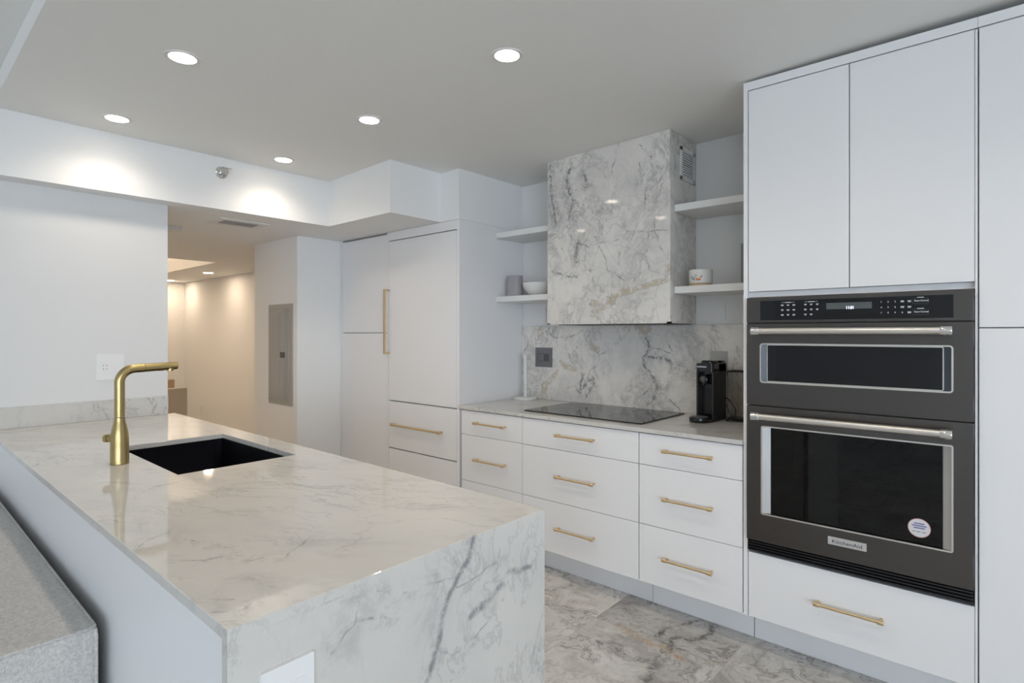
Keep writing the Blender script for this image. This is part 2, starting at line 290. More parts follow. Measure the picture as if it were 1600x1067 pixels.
M = {}
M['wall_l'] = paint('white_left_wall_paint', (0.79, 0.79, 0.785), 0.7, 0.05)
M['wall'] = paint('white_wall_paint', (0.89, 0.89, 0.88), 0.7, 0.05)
M['ceil'] = paint('white_ceiling_paint', (0.89, 0.885, 0.855), 0.8, 0.05)
M['cab'] = paint('white_satin_lacquer', (0.87, 0.87, 0.875), 0.34, 0, 0.4)
M['shelf'] = paint('white_shelf_lacquer', (0.83, 0.83, 0.81), 0.4, 0, 0.4)
M['gap'] = pmat('dark_gap', (0.03, 0.03, 0.03), 0.9)
M['carc'] = pmat('grey_carcass', (0.42, 0.41, 0.41), 0.8)
M['island'] = island_marble('white_veined_island_marble', True)
M['worktop'] = island_marble()
M['splash'] = breccia_marble('grey_gold_backsplash_marble', 0.8, 2.0, 0.25, 0.9, SPL_FINE, SPL_BOLD, SPL_GOLD)
M['hood'] = breccia_marble('crackled_hood_marble', 0.7, 5.3, 0.6, 0.6, HOOD_FINE, HOOD_DARK, HOOD_GOLD)
M['floor'] = floor_marble()
M['brass'] = brushed('brushed_brass', (0.50, 0.385, 0.18), 0.32, (0, 0, 1))
M['handle'] = brushed('satin_brass_handle', (0.70, 0.545, 0.34), 0.38, (1, 0, 0))
M['oven'] = brushed('black_stainless_steel', (0.125, 0.115, 0.11), 0.33, (1, 0, 0), 1.0, 0.08)
M['steel'] = brushed('brushed_stainless_steel', (0.74, 0.71, 0.67), 0.38, (1, 0, 0), 1.0, 0.06)
M['reveal'] = brushed('mottled_steel_reveal', (0.50, 0.495, 0.48), 0.42, (0, 0, 1), 0.55, 0.16)
M['revealdk'] = pmat('blue_grey_glossy_reveal', (0.055, 0.07, 0.085), 0.25, 0.2)
M['chrome'] = pmat('chrome', (0.75, 0.75, 0.74), 0.15, 1.0)
M['panel'] = brushed('grey_enamel_panel', (0.44, 0.43, 0.41), 0.42, (0, 0, 1), 0.15, 0.03)
M['paneldk'] = pmat('dark_grey_latch', (0.09, 0.09, 0.09), 0.4)
M['blackglass'] = pmat('black_gloss_glass', (0.004, 0.004, 0.005), 0.03, 0, 0.5)
M['ceramic'] = pmat('black_ceramic_glass', (0.010, 0.010, 0.012), 0.035, 0, 0.5)
M['display'] = pmat('grey_display', (0.10, 0.11, 0.115), 0.15)
M['ovglass'] = glass('dark_oven_glass', (0.20, 0.20, 0.20), 1.5)
M['clear'] = glass('clear_window_glass', (0.95, 0.97, 0.97), 1.3)
M['acrylic'] = glass('clear_acrylic', (0.975, 0.972, 0.965), 1.25)
M['cavity'] = pmat('oven_enamel', (0.035, 0.033, 0.03), 0.35)
M['rubber'] = pmat('black_plastic_matte', (0.012, 0.012, 0.013), 0.42)
M['blackgloss'] = pmat('black_plastic_gloss', (0.008, 0.008, 0.010), 0.12)
M['sink'] = pmat('black_granite_sink', (0.003, 0.003, 0.006), 0.5, 0, 0.15)
M['plate'] = pmat('white_switch_plate', (0.88, 0.88, 0.88), 0.4)
M['gplate'] = pmat('grey_switch_plate', (0.17, 0.17, 0.18), 0.35)
M['gplatel'] = pmat('nickel_switch_plate', (0.42, 0.41, 0.39), 0.35, 0.3)
M['slot'] = pmat('dark_slot', (0.03, 0.03, 0.03), 0.6)
M['gslot'] = pmat('grey_slot', (0.10, 0.10, 0.105), 0.5)
M['vent'] = pmat('white_vent_metal', (0.78, 0.78, 0.77), 0.45)
M['ink'] = pmat('glowing_white_print', (0.75, 0.76, 0.78), 0.5, emit=(0.75, 0.8, 0.9), strength=0.12)  # print and lettering given a faint glow of their own
M['led'] = pmat('display_digits', (0.7, 0.75, 0.9), 0.5, emit=(0.75, 0.82, 1.0), strength=1.3)
M['blueink'] = pmat('blue_print', (0.13, 0.14, 0.34), 0.5)
M['darkink'] = pmat('dark_print', (0.05, 0.05, 0.055), 0.5)
M['sticker'] = pmat('white_sticker', (0.72, 0.70, 0.72), 0.5)
M['pinkrim'] = pmat('pink_sticker_rim', (0.62, 0.36, 0.36), 0.5)
M['porcelain'] = pmat('white_porcelain', (0.83, 0.82, 0.79), 0.2)
M['whitepl'] = pmat('white_painted_metal', (0.80, 0.80, 0.79), 0.35)
M['grey'] = paint('lilac_grey_fabric', (0.40, 0.39, 0.41), 0.85)
M['board'] = paint('mottled_grey_green', (0.30, 0.31, 0.285), 0.6)
M['bamboo'] = pmat('bamboo_wood', (0.60, 0.44, 0.27), 0.5)
M['orange'] = pmat('orange_print', (0.72, 0.27, 0.10), 0.5)
M['teal'] = pmat('grey_green_print', (0.32, 0.37, 0.34), 0.5)
M['boucle'] = boucle()
M['beige'] = paint('beige_upholstery', (0.60, 0.53, 0.44), 0.9)
M['wood'] = paint('light_brown_wood', (0.48, 0.35, 0.24), 0.5)
M['darkwood'] = pmat('dark_metal_leg', (0.03, 0.028, 0.02), 0.5)
M['trimw'] = pmat('white_trim_ring', (0.80, 0.80, 0.78), 0.5)
M['lens'] = pmat('lit_lamp_lens', (0.9, 0.9, 0.9), 0.5, emit=(1.0, 0.86, 0.70), strength=LAMP_L)
M['lensw'] = pmat('lit_warm_lamp_lens', (0.9, 0.9, 0.9), 0.5, emit=(1.0, 0.78, 0.57), strength=HALL_L)
M['frame'] = pmat('grey_window_frame', (0.45, 0.46, 0.47), 0.4)
M['filter'] = brushed('hood_filter_steel', (0.10, 0.10, 0.10), 0.35)

# ------------------------------------------------------------------ mesh helpers
ORG = {}
class MB:
    def __init__(s): s.bm = bmesh.new()
    def _merge(s, b, smooth='axis'):
        for f in b.faces:          # flat faces stay exactly flat, rounded edges and curved sides shade smoothly
            f.normal_update(); n = f.normal
            f.smooth = True if smooth == 'all' else (False if smooth == 'none' else max(abs(n.x), abs(n.y), abs(n.z)) < 0.9999)
            if smooth == 'caps': f.smooth = len(f.verts) <= 4
        me = bpy.data.meshes.new('tmp'); b.to_mesh(me); b.free(); s.bm.from_mesh(me); bpy.data.meshes.remove(me)
    def box(s, x0, x1, y0, y1, z0, z1, bev=0.0, seg=2):
        b = bmesh.new(); bmesh.ops.create_cube(b, size=1)
        for v in b.verts:
            v.co = Vector(((x0 + x1) / 2 + v.co.x * (x1 - x0), (y0 + y1) / 2 + v.co.y * (y1 - y0), (z0 + z1) / 2 + v.co.z * (z1 - z0)))
        if bev > 0: bmesh.ops.bevel(b, geom=list(b.edges), offset=bev, segments=seg, profile=0.5, affect='EDGES')
        s._merge(b); return s
    def hexa(s, pts):      # 8 points, bottom ring then top ring
        b = bmesh.new(); v = [b.verts.new(p) for p in pts]
        for f in ((3, 2, 1, 0), (4, 5, 6, 7), (0, 1, 5, 4), (1, 2, 6, 5), (2, 3, 7, 6), (3, 0, 4, 7)): b.faces.new([v[i] for i in f])
        s._merge(b, 'none'); return s
    def cyl(s, c, r, h, axis='Z', seg=32, bev=0.0, r2=None):
        b = bmesh.new(); bmesh.ops.create_cone(b, cap_ends=True, segments=seg, radius1=r, radius2=r if r2 is None else r2, depth=h)
        if bev > 0:
            es = [e for e in b.edges if len({round(v.co.z, 6) for v in e.verts}) == 1]
            bmesh.ops.bevel(b, geom=es, offset=bev, segments=2, profile=0.5, affect='EDGES')
        R = Matrix.Identity(4)
        if axis == 'X': R = Matrix.Rotation(PI / 2, 4, 'Y')
        if axis == 'Y': R = Matrix.Rotation(-PI / 2, 4, 'X')
        bmesh.ops.transform(b, matrix=Matrix.Translation(c) @ R, verts=b.verts)
        s._merge(b, 'caps'); return s
    def lathe(s, prof, c=(0, 0, 0), seg=48, axis='Z'):
        b = bmesh.new(); rings = []
        for r, z in prof:
            if r < 1e-6: rings.append([b.verts.new((0, 0, z))])
            else: rings.append([b.verts.new((r * math.cos(2 * PI * k / seg), r * math.sin(2 * PI * k / seg), z)) for k in range(seg)])
        for a, d in zip(rings, rings[1:]):
            for k in range(seg):
                k2 = (k + 1) % seg
                if len(a) == 1 and len(d) == 1: continue
                if len(a) == 1: b.faces.new((a[0], d[k2], d[k]))
                elif len(d) == 1: b.faces.new((a[k], a[k2], d[0]))
                else: b.faces.new((a[k], a[k2], d[k2], d[k]))
        bmesh.ops.recalc_face_normals(b, faces=b.faces)
        R = Matrix.Identity(4)
        if axis == 'X': R = Matrix.Rotation(PI / 2, 4, 'Y')
        if axis == 'Y': R = Matrix.Rotation(-PI / 2, 4, 'X')
        bmesh.ops.transform(b, matrix=Matrix.Translation(c) @ R, verts=b.verts)
        s._merge(b, 'all'); return s
    def tube(s, path, r, seg=16, cap=True):
        b = bmesh.new(); P = [Vector(p) for p in path]; rings = []
        rr = r if isinstance(r, (list, tuple)) else [r] * len(P)
        t0 = (P[1] - P[0]).normalized()
        up = Vector((0, 0, 1)) if abs(t0.z) < 0.9 else Vector((1, 0, 0))
        n = (up - t0 * up.dot(t0)).normalized()
        for i, p in enumerate(P):
            if i == 0: t = t0
            elif i == len(P) - 1: t = (P[i] - P[i - 1]).normalized()
            else: t = ((P[i + 1] - P[i]).normalized() + (P[i] - P[i - 1]).normalized()).normalized()
            n = (n - t * n.dot(t)).normalized(); bn = t.cross(n)
            rings.append([b.verts.new(p + (n * math.cos(2 * PI * k / seg) + bn * math.sin(2 * PI * k / seg)) * rr[i]) for k in range(seg)])
        for a, d in zip(rings, rings[1:]):
            for k in range(seg): b.faces.new((a[k], a[(k + 1) % seg], d[(k + 1) % seg], d[k]))
        if cap: b.faces.new(rings[0][::-1]); b.faces.new(rings[-1])
        bmesh.ops.recalc_face_normals(b, faces=b.faces)
        s._merge(b, 'caps'); return s
    def rring(s, x0, x1, z0, z1, y0, y1, w, rad=0.012, seg=6):
        """rounded rectangular ring in the XZ plane, between y0 and y1, border width w"""
        b = bmesh.new()
        def loop(a0, a1, c0, c1, r, y):
            r = max(r, 0.0006); out = []
            for cx, cz, st in ((a1 - r, c1 - r, 0), (a0 + r, c1 - r, 1), (a0 + r, c0 + r, 2), (a1 - r, c0 + r, 3)):
                for k in range(seg + 1):
                    an = (st + k / seg) * PI / 2; out.append(b.verts.new((cx + r * math.cos(an), y, cz + r * math.sin(an))))
            return out
        L = [loop(x0, x1, z0, z1, rad, y0), loop(x0 + w, x1 - w, z0 + w, z1 - w, rad - w, y0),
             loop(x0 + w, x1 - w, z0 + w, z1 - w, rad - w, y1), loop(x0, x1, z0, z1, rad, y1)]
        n = len(L[0])
        for i in range(4):
            A, B = L[i], L[(i + 1) % 4]
            for k in range(n): b.faces.new((A[k], A[(k + 1) % n], B[(k + 1) % n], B[k]))
        bmesh.ops.recalc_face_normals(b, faces=b.faces)
        s._merge(b); return s
    def rplate(s, x0, x1, y0, y1, z0, z1, rad, axis='Y', seg=6):
        """plate with rounded corners, thin along axis"""
        b = bmesh.new()
        if axis == 'Y': a0, a1, c0, c1, t0, t1 = x0, x1, z0, z1, y0, y1; f = lambda a, c, t: (a, t, c)
        elif axis == 'X': a0, a1, c0, c1, t0, t1 = y0, y1, z0, z1, x0, x1; f = lambda a, c, t: (t, a, c)
        else: a0, a1, c0, c1, t0, t1 = x0, x1, y0, y1, z0, z1; f = lambda a, c, t: (a, c, t)
        def loop(t):
            out = []
            for cx, cz, st in ((a1 - rad, c1 - rad, 0), (a0 + rad, c1 - rad, 1), (a0 + rad, c0 + rad, 2), (a1 - rad, c0 + rad, 3)):
                for k in range(seg + 1):
                    an = (st + k / seg) * PI / 2; out.append(b.verts.new(f(cx + rad * math.cos(an), cz + rad * math.sin(an), t)))
            return out
        A, B = loop(t0), loop(t1); n = len(A)
        for k in range(n): b.faces.new((A[k], A[(k + 1) % n], B[(k + 1) % n], B[k]))
        b.faces.new(A); b.faces.new(B)
        bmesh.ops.recalc_face_normals(b, faces=b.faces)
        s._merge(b); return s
    def build(s, name, mat, parent=None, origin=None, angle=35):
        me = bpy.data.meshes.new(name)
        o = Vector(ORG[parent.name]) if parent is not None else Vector(origin or (0, 0, 0))
        bmesh.ops.translate(s.bm, vec=-o, verts=s.bm.verts)
        th = math.radians(angle)
        for e in s.bm.edges: e.smooth = len(e.link_faces) == 2 and e.calc_face_angle(9) < th
        s.bm.to_mesh(me); s.bm.free()
        me.materials.append(M[mat] if isinstance(mat, str) else mat)
        ob = bpy.data.objects.new(name, me); COL.objects.link(ob)
        if parent is not None: ob.parent = parent
        else: ob.location = o
        ORG[ob.name] = tuple(o)
        return ob
def box(*a, **k): return MB().box(*a, **k)

def tag(o, label, cat, group=None, kind=None):
    o['label'] = label; o['category'] = cat
    if group: o['group'] = group
    if kind: o['kind'] = kind
    return o
def thing(name, loc, label, cat, group=None):
    o = bpy.data.objects.new(name, None); COL.objects.link(o); o.location = loc; o.empty_display_size = 0.1
    ORG[o.name] = tuple(loc)
    return tag(o, label, cat, group)
def struct(name, mb, mat):
    o = mb.build(name, mat); o['kind'] = 'structure'; return o
def copy_tree(o, parent=None):
    c = o.copy(); COL.objects.link(c)
    if parent is not None: c.parent = parent
    for ch in list(o.children): copy_tree(ch, c)
    return c
def text(name, s, size, loc, rot, mat, parent, sx=1.0, align='CENTER', ext=0.0004):
    cu = bpy.data.curves.new(name, 'FONT'); cu.body = s; cu.size = size; cu.align_x = align; cu.align_y = 'CENTER'; cu.extrude = ext
    t = bpy.data.objects.new('tmp_text', cu); COL.objects.link(t)
    bpy.context.view_layer.update()
    me = bpy.data.meshes.new_from_object(t.evaluated_get(bpy.context.evaluated_depsgraph_get()))
    bpy.data.objects.remove(t); bpy.data.curves.remove(cu)
    o = Vector(ORG[parent.name])
    me.transform(Matrix.Translation(Vector(loc) - o) @ rot.to_4x4() @ Matrix.Diagonal((sx, 1, 1, 1)))
    me.name = name; me.materials.clear(); me.materials.append(M[mat])
    ob = bpy.data.objects.new(name, me); COL.objects.link(ob); ob.parent = parent; ORG[ob.name] = tuple(o)
    return ob
FACE_NEG_Y = Matrix.Rotation(PI / 2, 3, 'X')

# ------------------------------------------------------------------ the room
YF = 2.505                      # plane of the cabinet fronts
YW = 3.14                       # kitchen back wall
XL = -3.64                      # left wall
ZS = 2.116                      # underside of the dropped soffits / hall ceiling
def zc(x): return 2.474 + 0.0185 * (x + 0.86)      # kitchen ceiling falls slightly towards the left
XR, YB = 5.5, -7.5
HX, HY0, HY1 = -9.075, -1.0, 3.06

struct('floor', box(-9.3, 5.7, -7.7, 3.4, -0.08, 0), 'floor')
struct('ceiling', MB().hexa([(-3.515, 0.375, zc(-3.515)), (XR, 0.375, zc(XR)), (XR, YW + .1, zc(XR)), (-3.515, YW + .1, zc(-3.515)),
                             (-3.515, 0.375, 2.68), (XR, 0.375, 2.68), (XR, YW + .1, 2.68), (-3.515, YW + .1, 2.68)]), 'ceil')
struct('ceiling_living', box(-3.515, XR + .1, YB - .1, 0.375, 2.522, 2.68), 'ceil')
hc = MB()
hc.box(-6.2, -3.515, YB, 3.2, ZS, 2.68)
hc.box(HX - .2, -6.2, 2.39, 3.2, ZS, 2.68)
hc.box(HX - .2, -6.2, HY0 - .1, 0.5, ZS, 2.68)
hc.box(HX - .2, -8.6, 0.5, 2.39, ZS, 2.68)
hc.box(-8.6, -6.2, 0.5, 2.39, ZS + .28, 2.68)
struct('ceiling_hall', hc, 'wall')
struct('trim_1', box(-3.515, -2.823, 2.095, YW, ZS, 2.62), 'wall')          # soffit over the pantry
struct('trim_2', box(-2.823, -2.650, YF, YW, ZS, 2.62), 'wall')             # soffit over the fridge
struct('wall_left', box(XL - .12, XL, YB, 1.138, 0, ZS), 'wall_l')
struct('wall_column', box(-4.738, -4.028, 2.134, 3.2, 0, ZS), 'wall')
struct('wall_back', box(-4.03, 5.6, YW, YW + .1, 0, 2.68), 'wall')
struct('wall_hall_back', box(HX - .2, -4.738, HY1, 3.2, 0, ZS), 'wall')
struct('wall_hall_end', box(HX - .2, HX, HY0, HY1, 0, ZS), 'wall')
struct('wall_hall_near', box(HX - .2, XL - .12, HY0 - .1, HY0, 0, ZS), 'wall')
WX0, WX1, WY0, WY1 = 3.0, 4.9, -6.5, -1.1
wr = MB()
wr.box(XL - .12, WX0, YB - .1, YB, 0, 2.68); wr.box(WX1, XR + .1, YB - .1, YB, 0, 2.68)
wr.box(WX0, WX1, YB - .1, YB, 0, .12); wr.box(WX0, WX1, YB - .1, YB, 2.42, 2.68)
struct('wall_rear', wr, 'wall')
wd = MB()
wd.box(XR, XR + .1, YB, WY0, 0, 2.68); wd.box(XR, XR + .1, WY1, YW, 0, 2.68)
wd.box(XR, XR + .1, WY0, WY1, 0, .12); wd.box(XR, XR + .1, WY0, WY1, 2.42, 2.68)
struct('wall_right', wd, 'wall')
for nm, ax in (('window_1', 'Y'), ('window_2', 'X')):
    f = MB(); g = MB()
    if ax == 'Y':
        y0, y1 = YB - .08, YB - .02
        for q in range(5): a = WX0 + q * (WX1 - WX0 - .05) / 4; f.box(a, a + .05, y0, y1, .12, 2.42)
        for z in (.12, 2.37): f.box(WX0, WX1, y0, y1, z, z + .05)
        g.box(WX0 + .05, WX1 - .05, YB - .052, YB - .048, .17, 2.37)
    else:
        x0, x1 = XR + .02, XR + .08
        for q in range(5): a = WY0 + q * (WY1 - WY0 - .05) / 4; f.box(x0, x1, a, a + .05, .12, 2.42)
        for z in (.12, 2.37): f.box(x0, x1, WY0, WY1, z, z + .05)
        g.box(XR + .048, XR + .052, WY0 + .05, WY1 - .05, .17, 2.37)
    fo = struct(nm, f, 'frame'); g.build('pane', 'clear', fo)

# ------------------------------------------------------------------ ceiling lights
def downlight(mat, r=0.047, watts=0):
    t = thing('ceiling_light', (0, 0, 0), '', 'ceiling light')
    MB().lathe([(r, -0.0008), (r + .001, -0.0030), (r + .014, -0.0042), (r + .016, 0.0), (r, 0.0)]).build('trim_ring', 'trimw', t)
    MB().cyl((0, 0, -0.0018), r, 0.002, seg=40).build('lens', mat, t)
    if watts:                                   # the lamp's own directed beam
        d = bpy.data.lights.new('downlight_beam', 'SPOT'); d.energy = watts; d.color = (1.0, .88, .74)
        d.spot_size = math.radians(150); d.spot_blend = 1.0; d.shadow_soft_size = 0.04
        o = bpy.data.objects.new('downlight_beam', d); COL.objects.link(o); o.parent = t; o.location = (0, 0, -.045)
    return t
L0 = downlight('lens', watts=LAMP_W)
spots = [(-2.395, .80, 'lit recessed ceiling light nearest the sink, upper left of the photo'),
         (-3.27, .80, 'lit recessed ceiling light nearest the white left wall beam, above the faucet'),
         (-3.29, 1.655, 'lit recessed ceiling light just right of the sprinkler, smallest in the kitchen'),
         (-2.395, 1.65, 'lit recessed ceiling light in front of the refrigerator soffit corner'),
         (-1.463, 1.64, 'lit recessed ceiling light in front of the marble range hood'),
         (-0.50, 1.64, 'lit recessed ceiling light in front of the wall ovens, cut by the top edge'),
         (-1.463, .80, 'lit recessed ceiling light over the waterfall end of the island, out of frame'),
         (-0.50, .80, 'added unseen fill light, recessed in the row above the island, right of the frame'),  # lamp added out of view as fill for the tower and shelves
         (0.43, .80, 'added unseen fill light continuing the island row in front of the tall end cabinet'),  # unseen lamp added for more fill light in the kitchen
         (0.43, 1.64, 'added unseen fill light continuing the oven row in front of the tall end cabinet')]  # also added out of view, to lift the back counter and cabinets
for i, (x, y, lb) in enumerate(spots):
    o = L0 if i == 0 else copy_tree(L0)
    o.location = (x, y, zc(x) - .0005); o['label'] = lb; o['group'] = 'recessed kitchen ceiling lights'
L1 = downlight('lensw', 0.05)
for i, (x, y, lb) in enumerate([(-7.32, 2.73, 'warm lit recessed light in the hallway ceiling, near the tray recess tip'),
                                (-8.78, 2.77, 'warm lit recessed light at the far end of the hallway, half behind the wall'),
                                (-7.32, 0.0, 'added warm fill light hidden behind the left wall, brightening the hallway'),  # extra unseen lamp put in to brighten the hall
                                (-5.2, 0.6, 'added warm fill light hidden just behind the left wall, brightening the column'),  # extra unseen lamp, added to help light the column
                                (-4.6, 0.75, 'added warm fill light nearest the opening, hidden behind left wall, brightening the column')]):  # unseen lamp added to throw light on the column front and hall ceiling
    o = L1 if i == 0 else copy_tree(L1)
    o.location = (x, y, ZS - .0005); o['label'] = lb; o['group'] = 'warm hallway ceiling lights'
area('tray_fill_light', (-7.4, 1.4, ZS + .1), (PI, 0, 0), 2.0, 1.5, 11, (1.0, 0.76, 0.54))  # unseen broad area light added in the ceiling tray, shining up

# ------------------------------------------------------------------ base cabinets with drawers
def bar_handle(x0, x1, y, z, parent, r=0.0058):
    """horizontal bar handle standing off a front at plane y"""
    yb = y - 0.032
    m = MB().cyl(((x0 + x1) / 2, yb, z), r, x1 - x0 - .004, 'X', 18)
    for x in (x0 + .011, x1 - .011):
        m.cyl((x, yb, z), r * 1.45, 0.022, 'X', 18, 0.0012)
        m.cyl((x, (yb + y) / 2, z), r * 1.05, y - yb, 'Y', 16)
    return m.build('handle', 'handle', parent)
def front(name, x0, x1, z0, z1, parent, y=YF):
    return box(x0, x1, y, y + .020, z0, z1, bev=0.0012, seg=1).build(name, 'cab', parent)
GAP = .0011
rows = [(.737, .889), (.4455, .7345), (.160, .443)]
base_cabs = [(-2.628, -2.117, 'narrow white three-drawer base cabinet beside the refrigerator side panel', (-2.491, -2.235)),
             (-2.116, -1.365, 'wide white three-drawer base cabinet directly below the black cooktop', (-1.860, -1.612)),
             (-1.362, -0.862, 'white three-drawer base cabinet below the coffee machine, beside the oven tower', (-1.226, -0.986))]
for x0, x1, lb, hx in base_cabs:
    t = thing('drawer_cabinet', ((x0 + x1) / 2, YF, 0), lb, 'cabinet', 'white drawer base cabinets')
    b = MB().box(x0, x1, YF + .021, YW - .004, .158, .893)
    b.build('body', 'carc', t)
    box(x0, x1, 2.652, 2.668, 0.0005, .157).build('toe_kick', 'cab', t)
    for z0, z1 in rows:
        d = front('drawer', x0 + GAP, x1 - GAP, z0, z1, t)
        hz = z0 + (.082 if z1 - z0 < .2 else .145)
        bar_handle(hx[0], hx[1], YF, hz, d)
t = box(-2.643, -0.859, 2.492, YW - .001, .8945, .915, bev=.0015).build('countertop', 'worktop', None, (-1.75, 2.8, .8945))
tag(t, 'white veined marble worktop along the back wall under cooktop and coffee machine', 'countertop')
t = box(-2.643, -0.859, YW - .0165, YW - .001, .9155, 1.427).build('backsplash', 'splash', None, (-1.75, 3.13, .9155))
tag(t, 'polished grey and gold veined marble backsplash slab behind the cooktop', 'backsplash')

# cooktop
t = thing('cooktop', (-1.785, 2.85, .9155), 'black glass induction cooktop set on the marble worktop', 'cooktop')
MB().rplate(-2.172, -1.392, 2.585, 3.098, .9158, .9215, .008, 'Z').build('glass_top', 'ceramic', t)
for cx, cy, r in ((-1.98, 2.97, .09), (-1.98, 2.74, .07), (-1.58, 2.97, .07), (-1.58, 2.74, .09)):
    MB().lathe([(r, .9216), (r, .9218), (r + .0012, .9218), (r + .0012, .9216)], (cx, cy, 0), 48).build('burner_ring', 'gslot', t)

# ------------------------------------------------------------------ tall pantry and refrigerator
t = thing('pantry_cabinet', (-3.72, YF, 0), 'tall flat white pantry cabinet with two doors left of the refrigerator', 'cabinet')
box(-4.022, -3.4135, YF + .021, YW - .004, 0.0005, ZS - .002).build('body', 'carc', t)
box(-4.024, -4.002, YF, YF + .02, 0.06, ZS - .003).build('side_stile', 'cab', t)
front('door', -3.999, -3.4145, 1.3835, 2.100, t)
front('door', -3.999, -3.4145, .10, 1.3785, t)
t = thing('refrigerator', (-3.03, YF, 0), 'white panelled built-in refrigerator with long brass door pull', 'refrigerator')
box(-3.405, -2.672, YF + .021, YW - .004, .08, ZS - .002).build('body', 'carc', t)
fr = MB().box(-3.412, -3.397, YF, YF + .020, .08, ZS - .002)
fr.box(-2.668, -2.646, YF - .0005, YW - .003, 0.0005, ZS - .002)
fr.box(-3.397, -2.668, YF, YF + .020, 2.052, ZS - .002)
fr.build('surround_panel', 'cab', t)
d = front('door', -3.3935, -2.6715, .8935, 2.046, t)
h = MB().box(-3.392, -3.378, YF - .050, YF - .036, 1.228, 1.698, .002)
for z in (1.235, 1.691): h.box(-3.392, -3.378, YF - .04, YF + .001, z - .007, z + .007, .001)
h.build('handle', 'handle', d)
d = front('drawer', -3.3935, -2.6715, .5505, .8855, t)
bar_handle(-3.326, -2.802, YF, .722, d, .0075)
front('drawer', -3.3935, -2.6715, .10, .5425, t)

# ------------------------------------------------------------------ oven tower and end cabinet
ZT = 2.463
t = thing('oven_tower_cabinet', (-.46, YF, 0), 'tall white cabinet tower that houses the built-in wall ovens', 'cabinet')
b = MB().box(-.858, -.8405, YF - .0005, YW - .003, .158, ZT)
b.box(-.0805, -.0735, YF, YF + .02, .158, 2.4215)
b.box(-.8405, -.0735, YF + .02, YF + .05, 1.534, 1.556)
b.box(-.8405, -.0735, YF, YF + .02, 2.4275, ZT)
b.build('side_panel', 'cab', t)
box(-.8405, -.0735, YF + .022, YW - .004, 1.556, ZT - .003).build('upper_body', 'carc', t)
box(-.8405, -.0735, YF + .022, YW - .004, .158, .440).build('lower_body', 'carc', t)
box(-.858, -.0735, 2.652, 2.668, 0.0005, .157).build('toe_kick', 'cab', t)
front('door', -.8375, -.4590, 1.5575, 2.4235, t)
front('door', -.4558, -.0820, 1.5575, 2.4235, t)
d = front('drawer', -.8375, -.0820, .160, .4385, t)
bar_handle(-.577, -.340, YF, .305, d)
t = thing('tall_cabinet', (.24, YF, 0), 'tall plain white cabinet at right edge of photo, right of the ovens', 'cabinet')
box(-.0725, .56, YF + .021, YW - .004, .158, ZT).build('body', 'carc', t)
box(-.0725, .56, 2.652, 2.668, 0.0005, .157).build('toe_kick', 'cab', t)
front('door', -.0700, .556, .160, 1.3960, t)
front('door', -.0700, .556, 1.3998, 2.4235, t)
box(-.0725, .56, YF, YF + .02, 2.4275, ZT).build('cornice', 'cab', t)

# ------------------------------------------------------------------ wall ovens
YO = YF - .018                     # oven face
t = thing('wall_oven', (-.461, YF, .448), 'black stainless steel microwave and oven combination built into the white cabinet tower', 'oven')
X0, X1 = -.839, -.083
MB().box(X0 + .012, X1 - .012, YF + .003, YF + .55, .450, .60).box(X0 + .012, X1 - .012, YF + .003, YF + .55, 1.02, 1.528) \
    .box(X0 + .012, X0 + .05, YF + .003, YF + .55, .60, 1.02).box(X1 - .05, X1 - .012, YF + .003, YF + .55, .60, 1.02).box(X0 + .05, X1 - .05, YF + .50, YF + .55, .60, 1.02).build('body', 'cavity', t)
# control panel
cp = box(X0, X1, YO, YF + .002, 1.4235, 1.530, bev=.0015).build('control_panel', 'oven', t)
MB().rplate(-.782, -.138, YO - .0018, YO + .0005, 1.4335, 1.5145, .002).build('control_glass', 'blackglass', cp)
box(-.533, -.380, YO - .0022, YO - .0017, 1.473, 1.498).build('display', 'display', cp)
text('clock_digits', '11:01', .0165, (-.4515, YO - .0024, 1.4775), FACE_NEG_Y, 'led', cp, 0.8)
def key(*dashes, name='touch_key'):
    k = MB()
    for x, z, w, h in dashes: k.box(x - w / 2, x + w / 2, YO - .0022, YO - .0017, z - h / 2, z + h / 2)
    k.build(name, 'ink', cp)
for x in (-.673, -.587):
    key((x - .019, 1.5055, .010, .0007), (x, 1.5055, .024, .0024), (x + .019, 1.5055, .010, .0007), name='key_heading')
for r, z in enumerate((1.4945, 1.4745, 1.4545)):
    for c_, x in enumerate((-.695, -.673, -.651)):
        key((x, z + .0016, .0095, .0015), (x, z - .0016, .007 if (r + c_) % 2 else .010, .0015))
    for c_, x in enumerate((-.608, -.587, -.565)):
        if r == 2 and c_ == 2: continue
        key((x, z + .0016, .0095, .0015), (x, z - .0016, .0065, .0015))
for c_, x in enumerate((-.285, -.264)):
    for z in (1.4955, 1.475, 1.455):
        if c_ == 0 and z < 1.46: continue
        key((x, z + .0018, .011, .0016), (x, z - .0018, .010, .0016))
for z in (1.5085, 1.4685): key((-.231, z, .02, .0016), name='key_heading')
for z0, z1 in ((1.4855, 1.5055), (1.4455, 1.4655)):
    MB().rring(-.2545, -.2075, z0, z1, YO - .0022, YO - .0017, .0009, .004).build('key_outline', 'display', cp)
for i, ch in enumerate('1234567890'):
    x = -.350 + .0215 * (i % 3) if i < 9 else -.285
    z = 1.4955 - .0202 * (i // 3) if i < 9 else 1.4548
    text('key_digit', ch, .0075, (x, YO - .0022, z), FACE_NEG_Y, 'ink', cp)
for z in (1.4965, 1.4565):
    text('key_word', 'Start', .0085, (-.2415, YO - .0022, z), FACE_NEG_Y, 'ink', cp)
    text('key_word', 'Cancel', .0085, (-.2195, YO - .0022, z), FACE_NEG_Y, 'ink', cp)
box(X0 + .002, X1 - .002, YO + .004, YF + .002, 1.418, 1.4235).build('shadow_gap', 'gap', t)

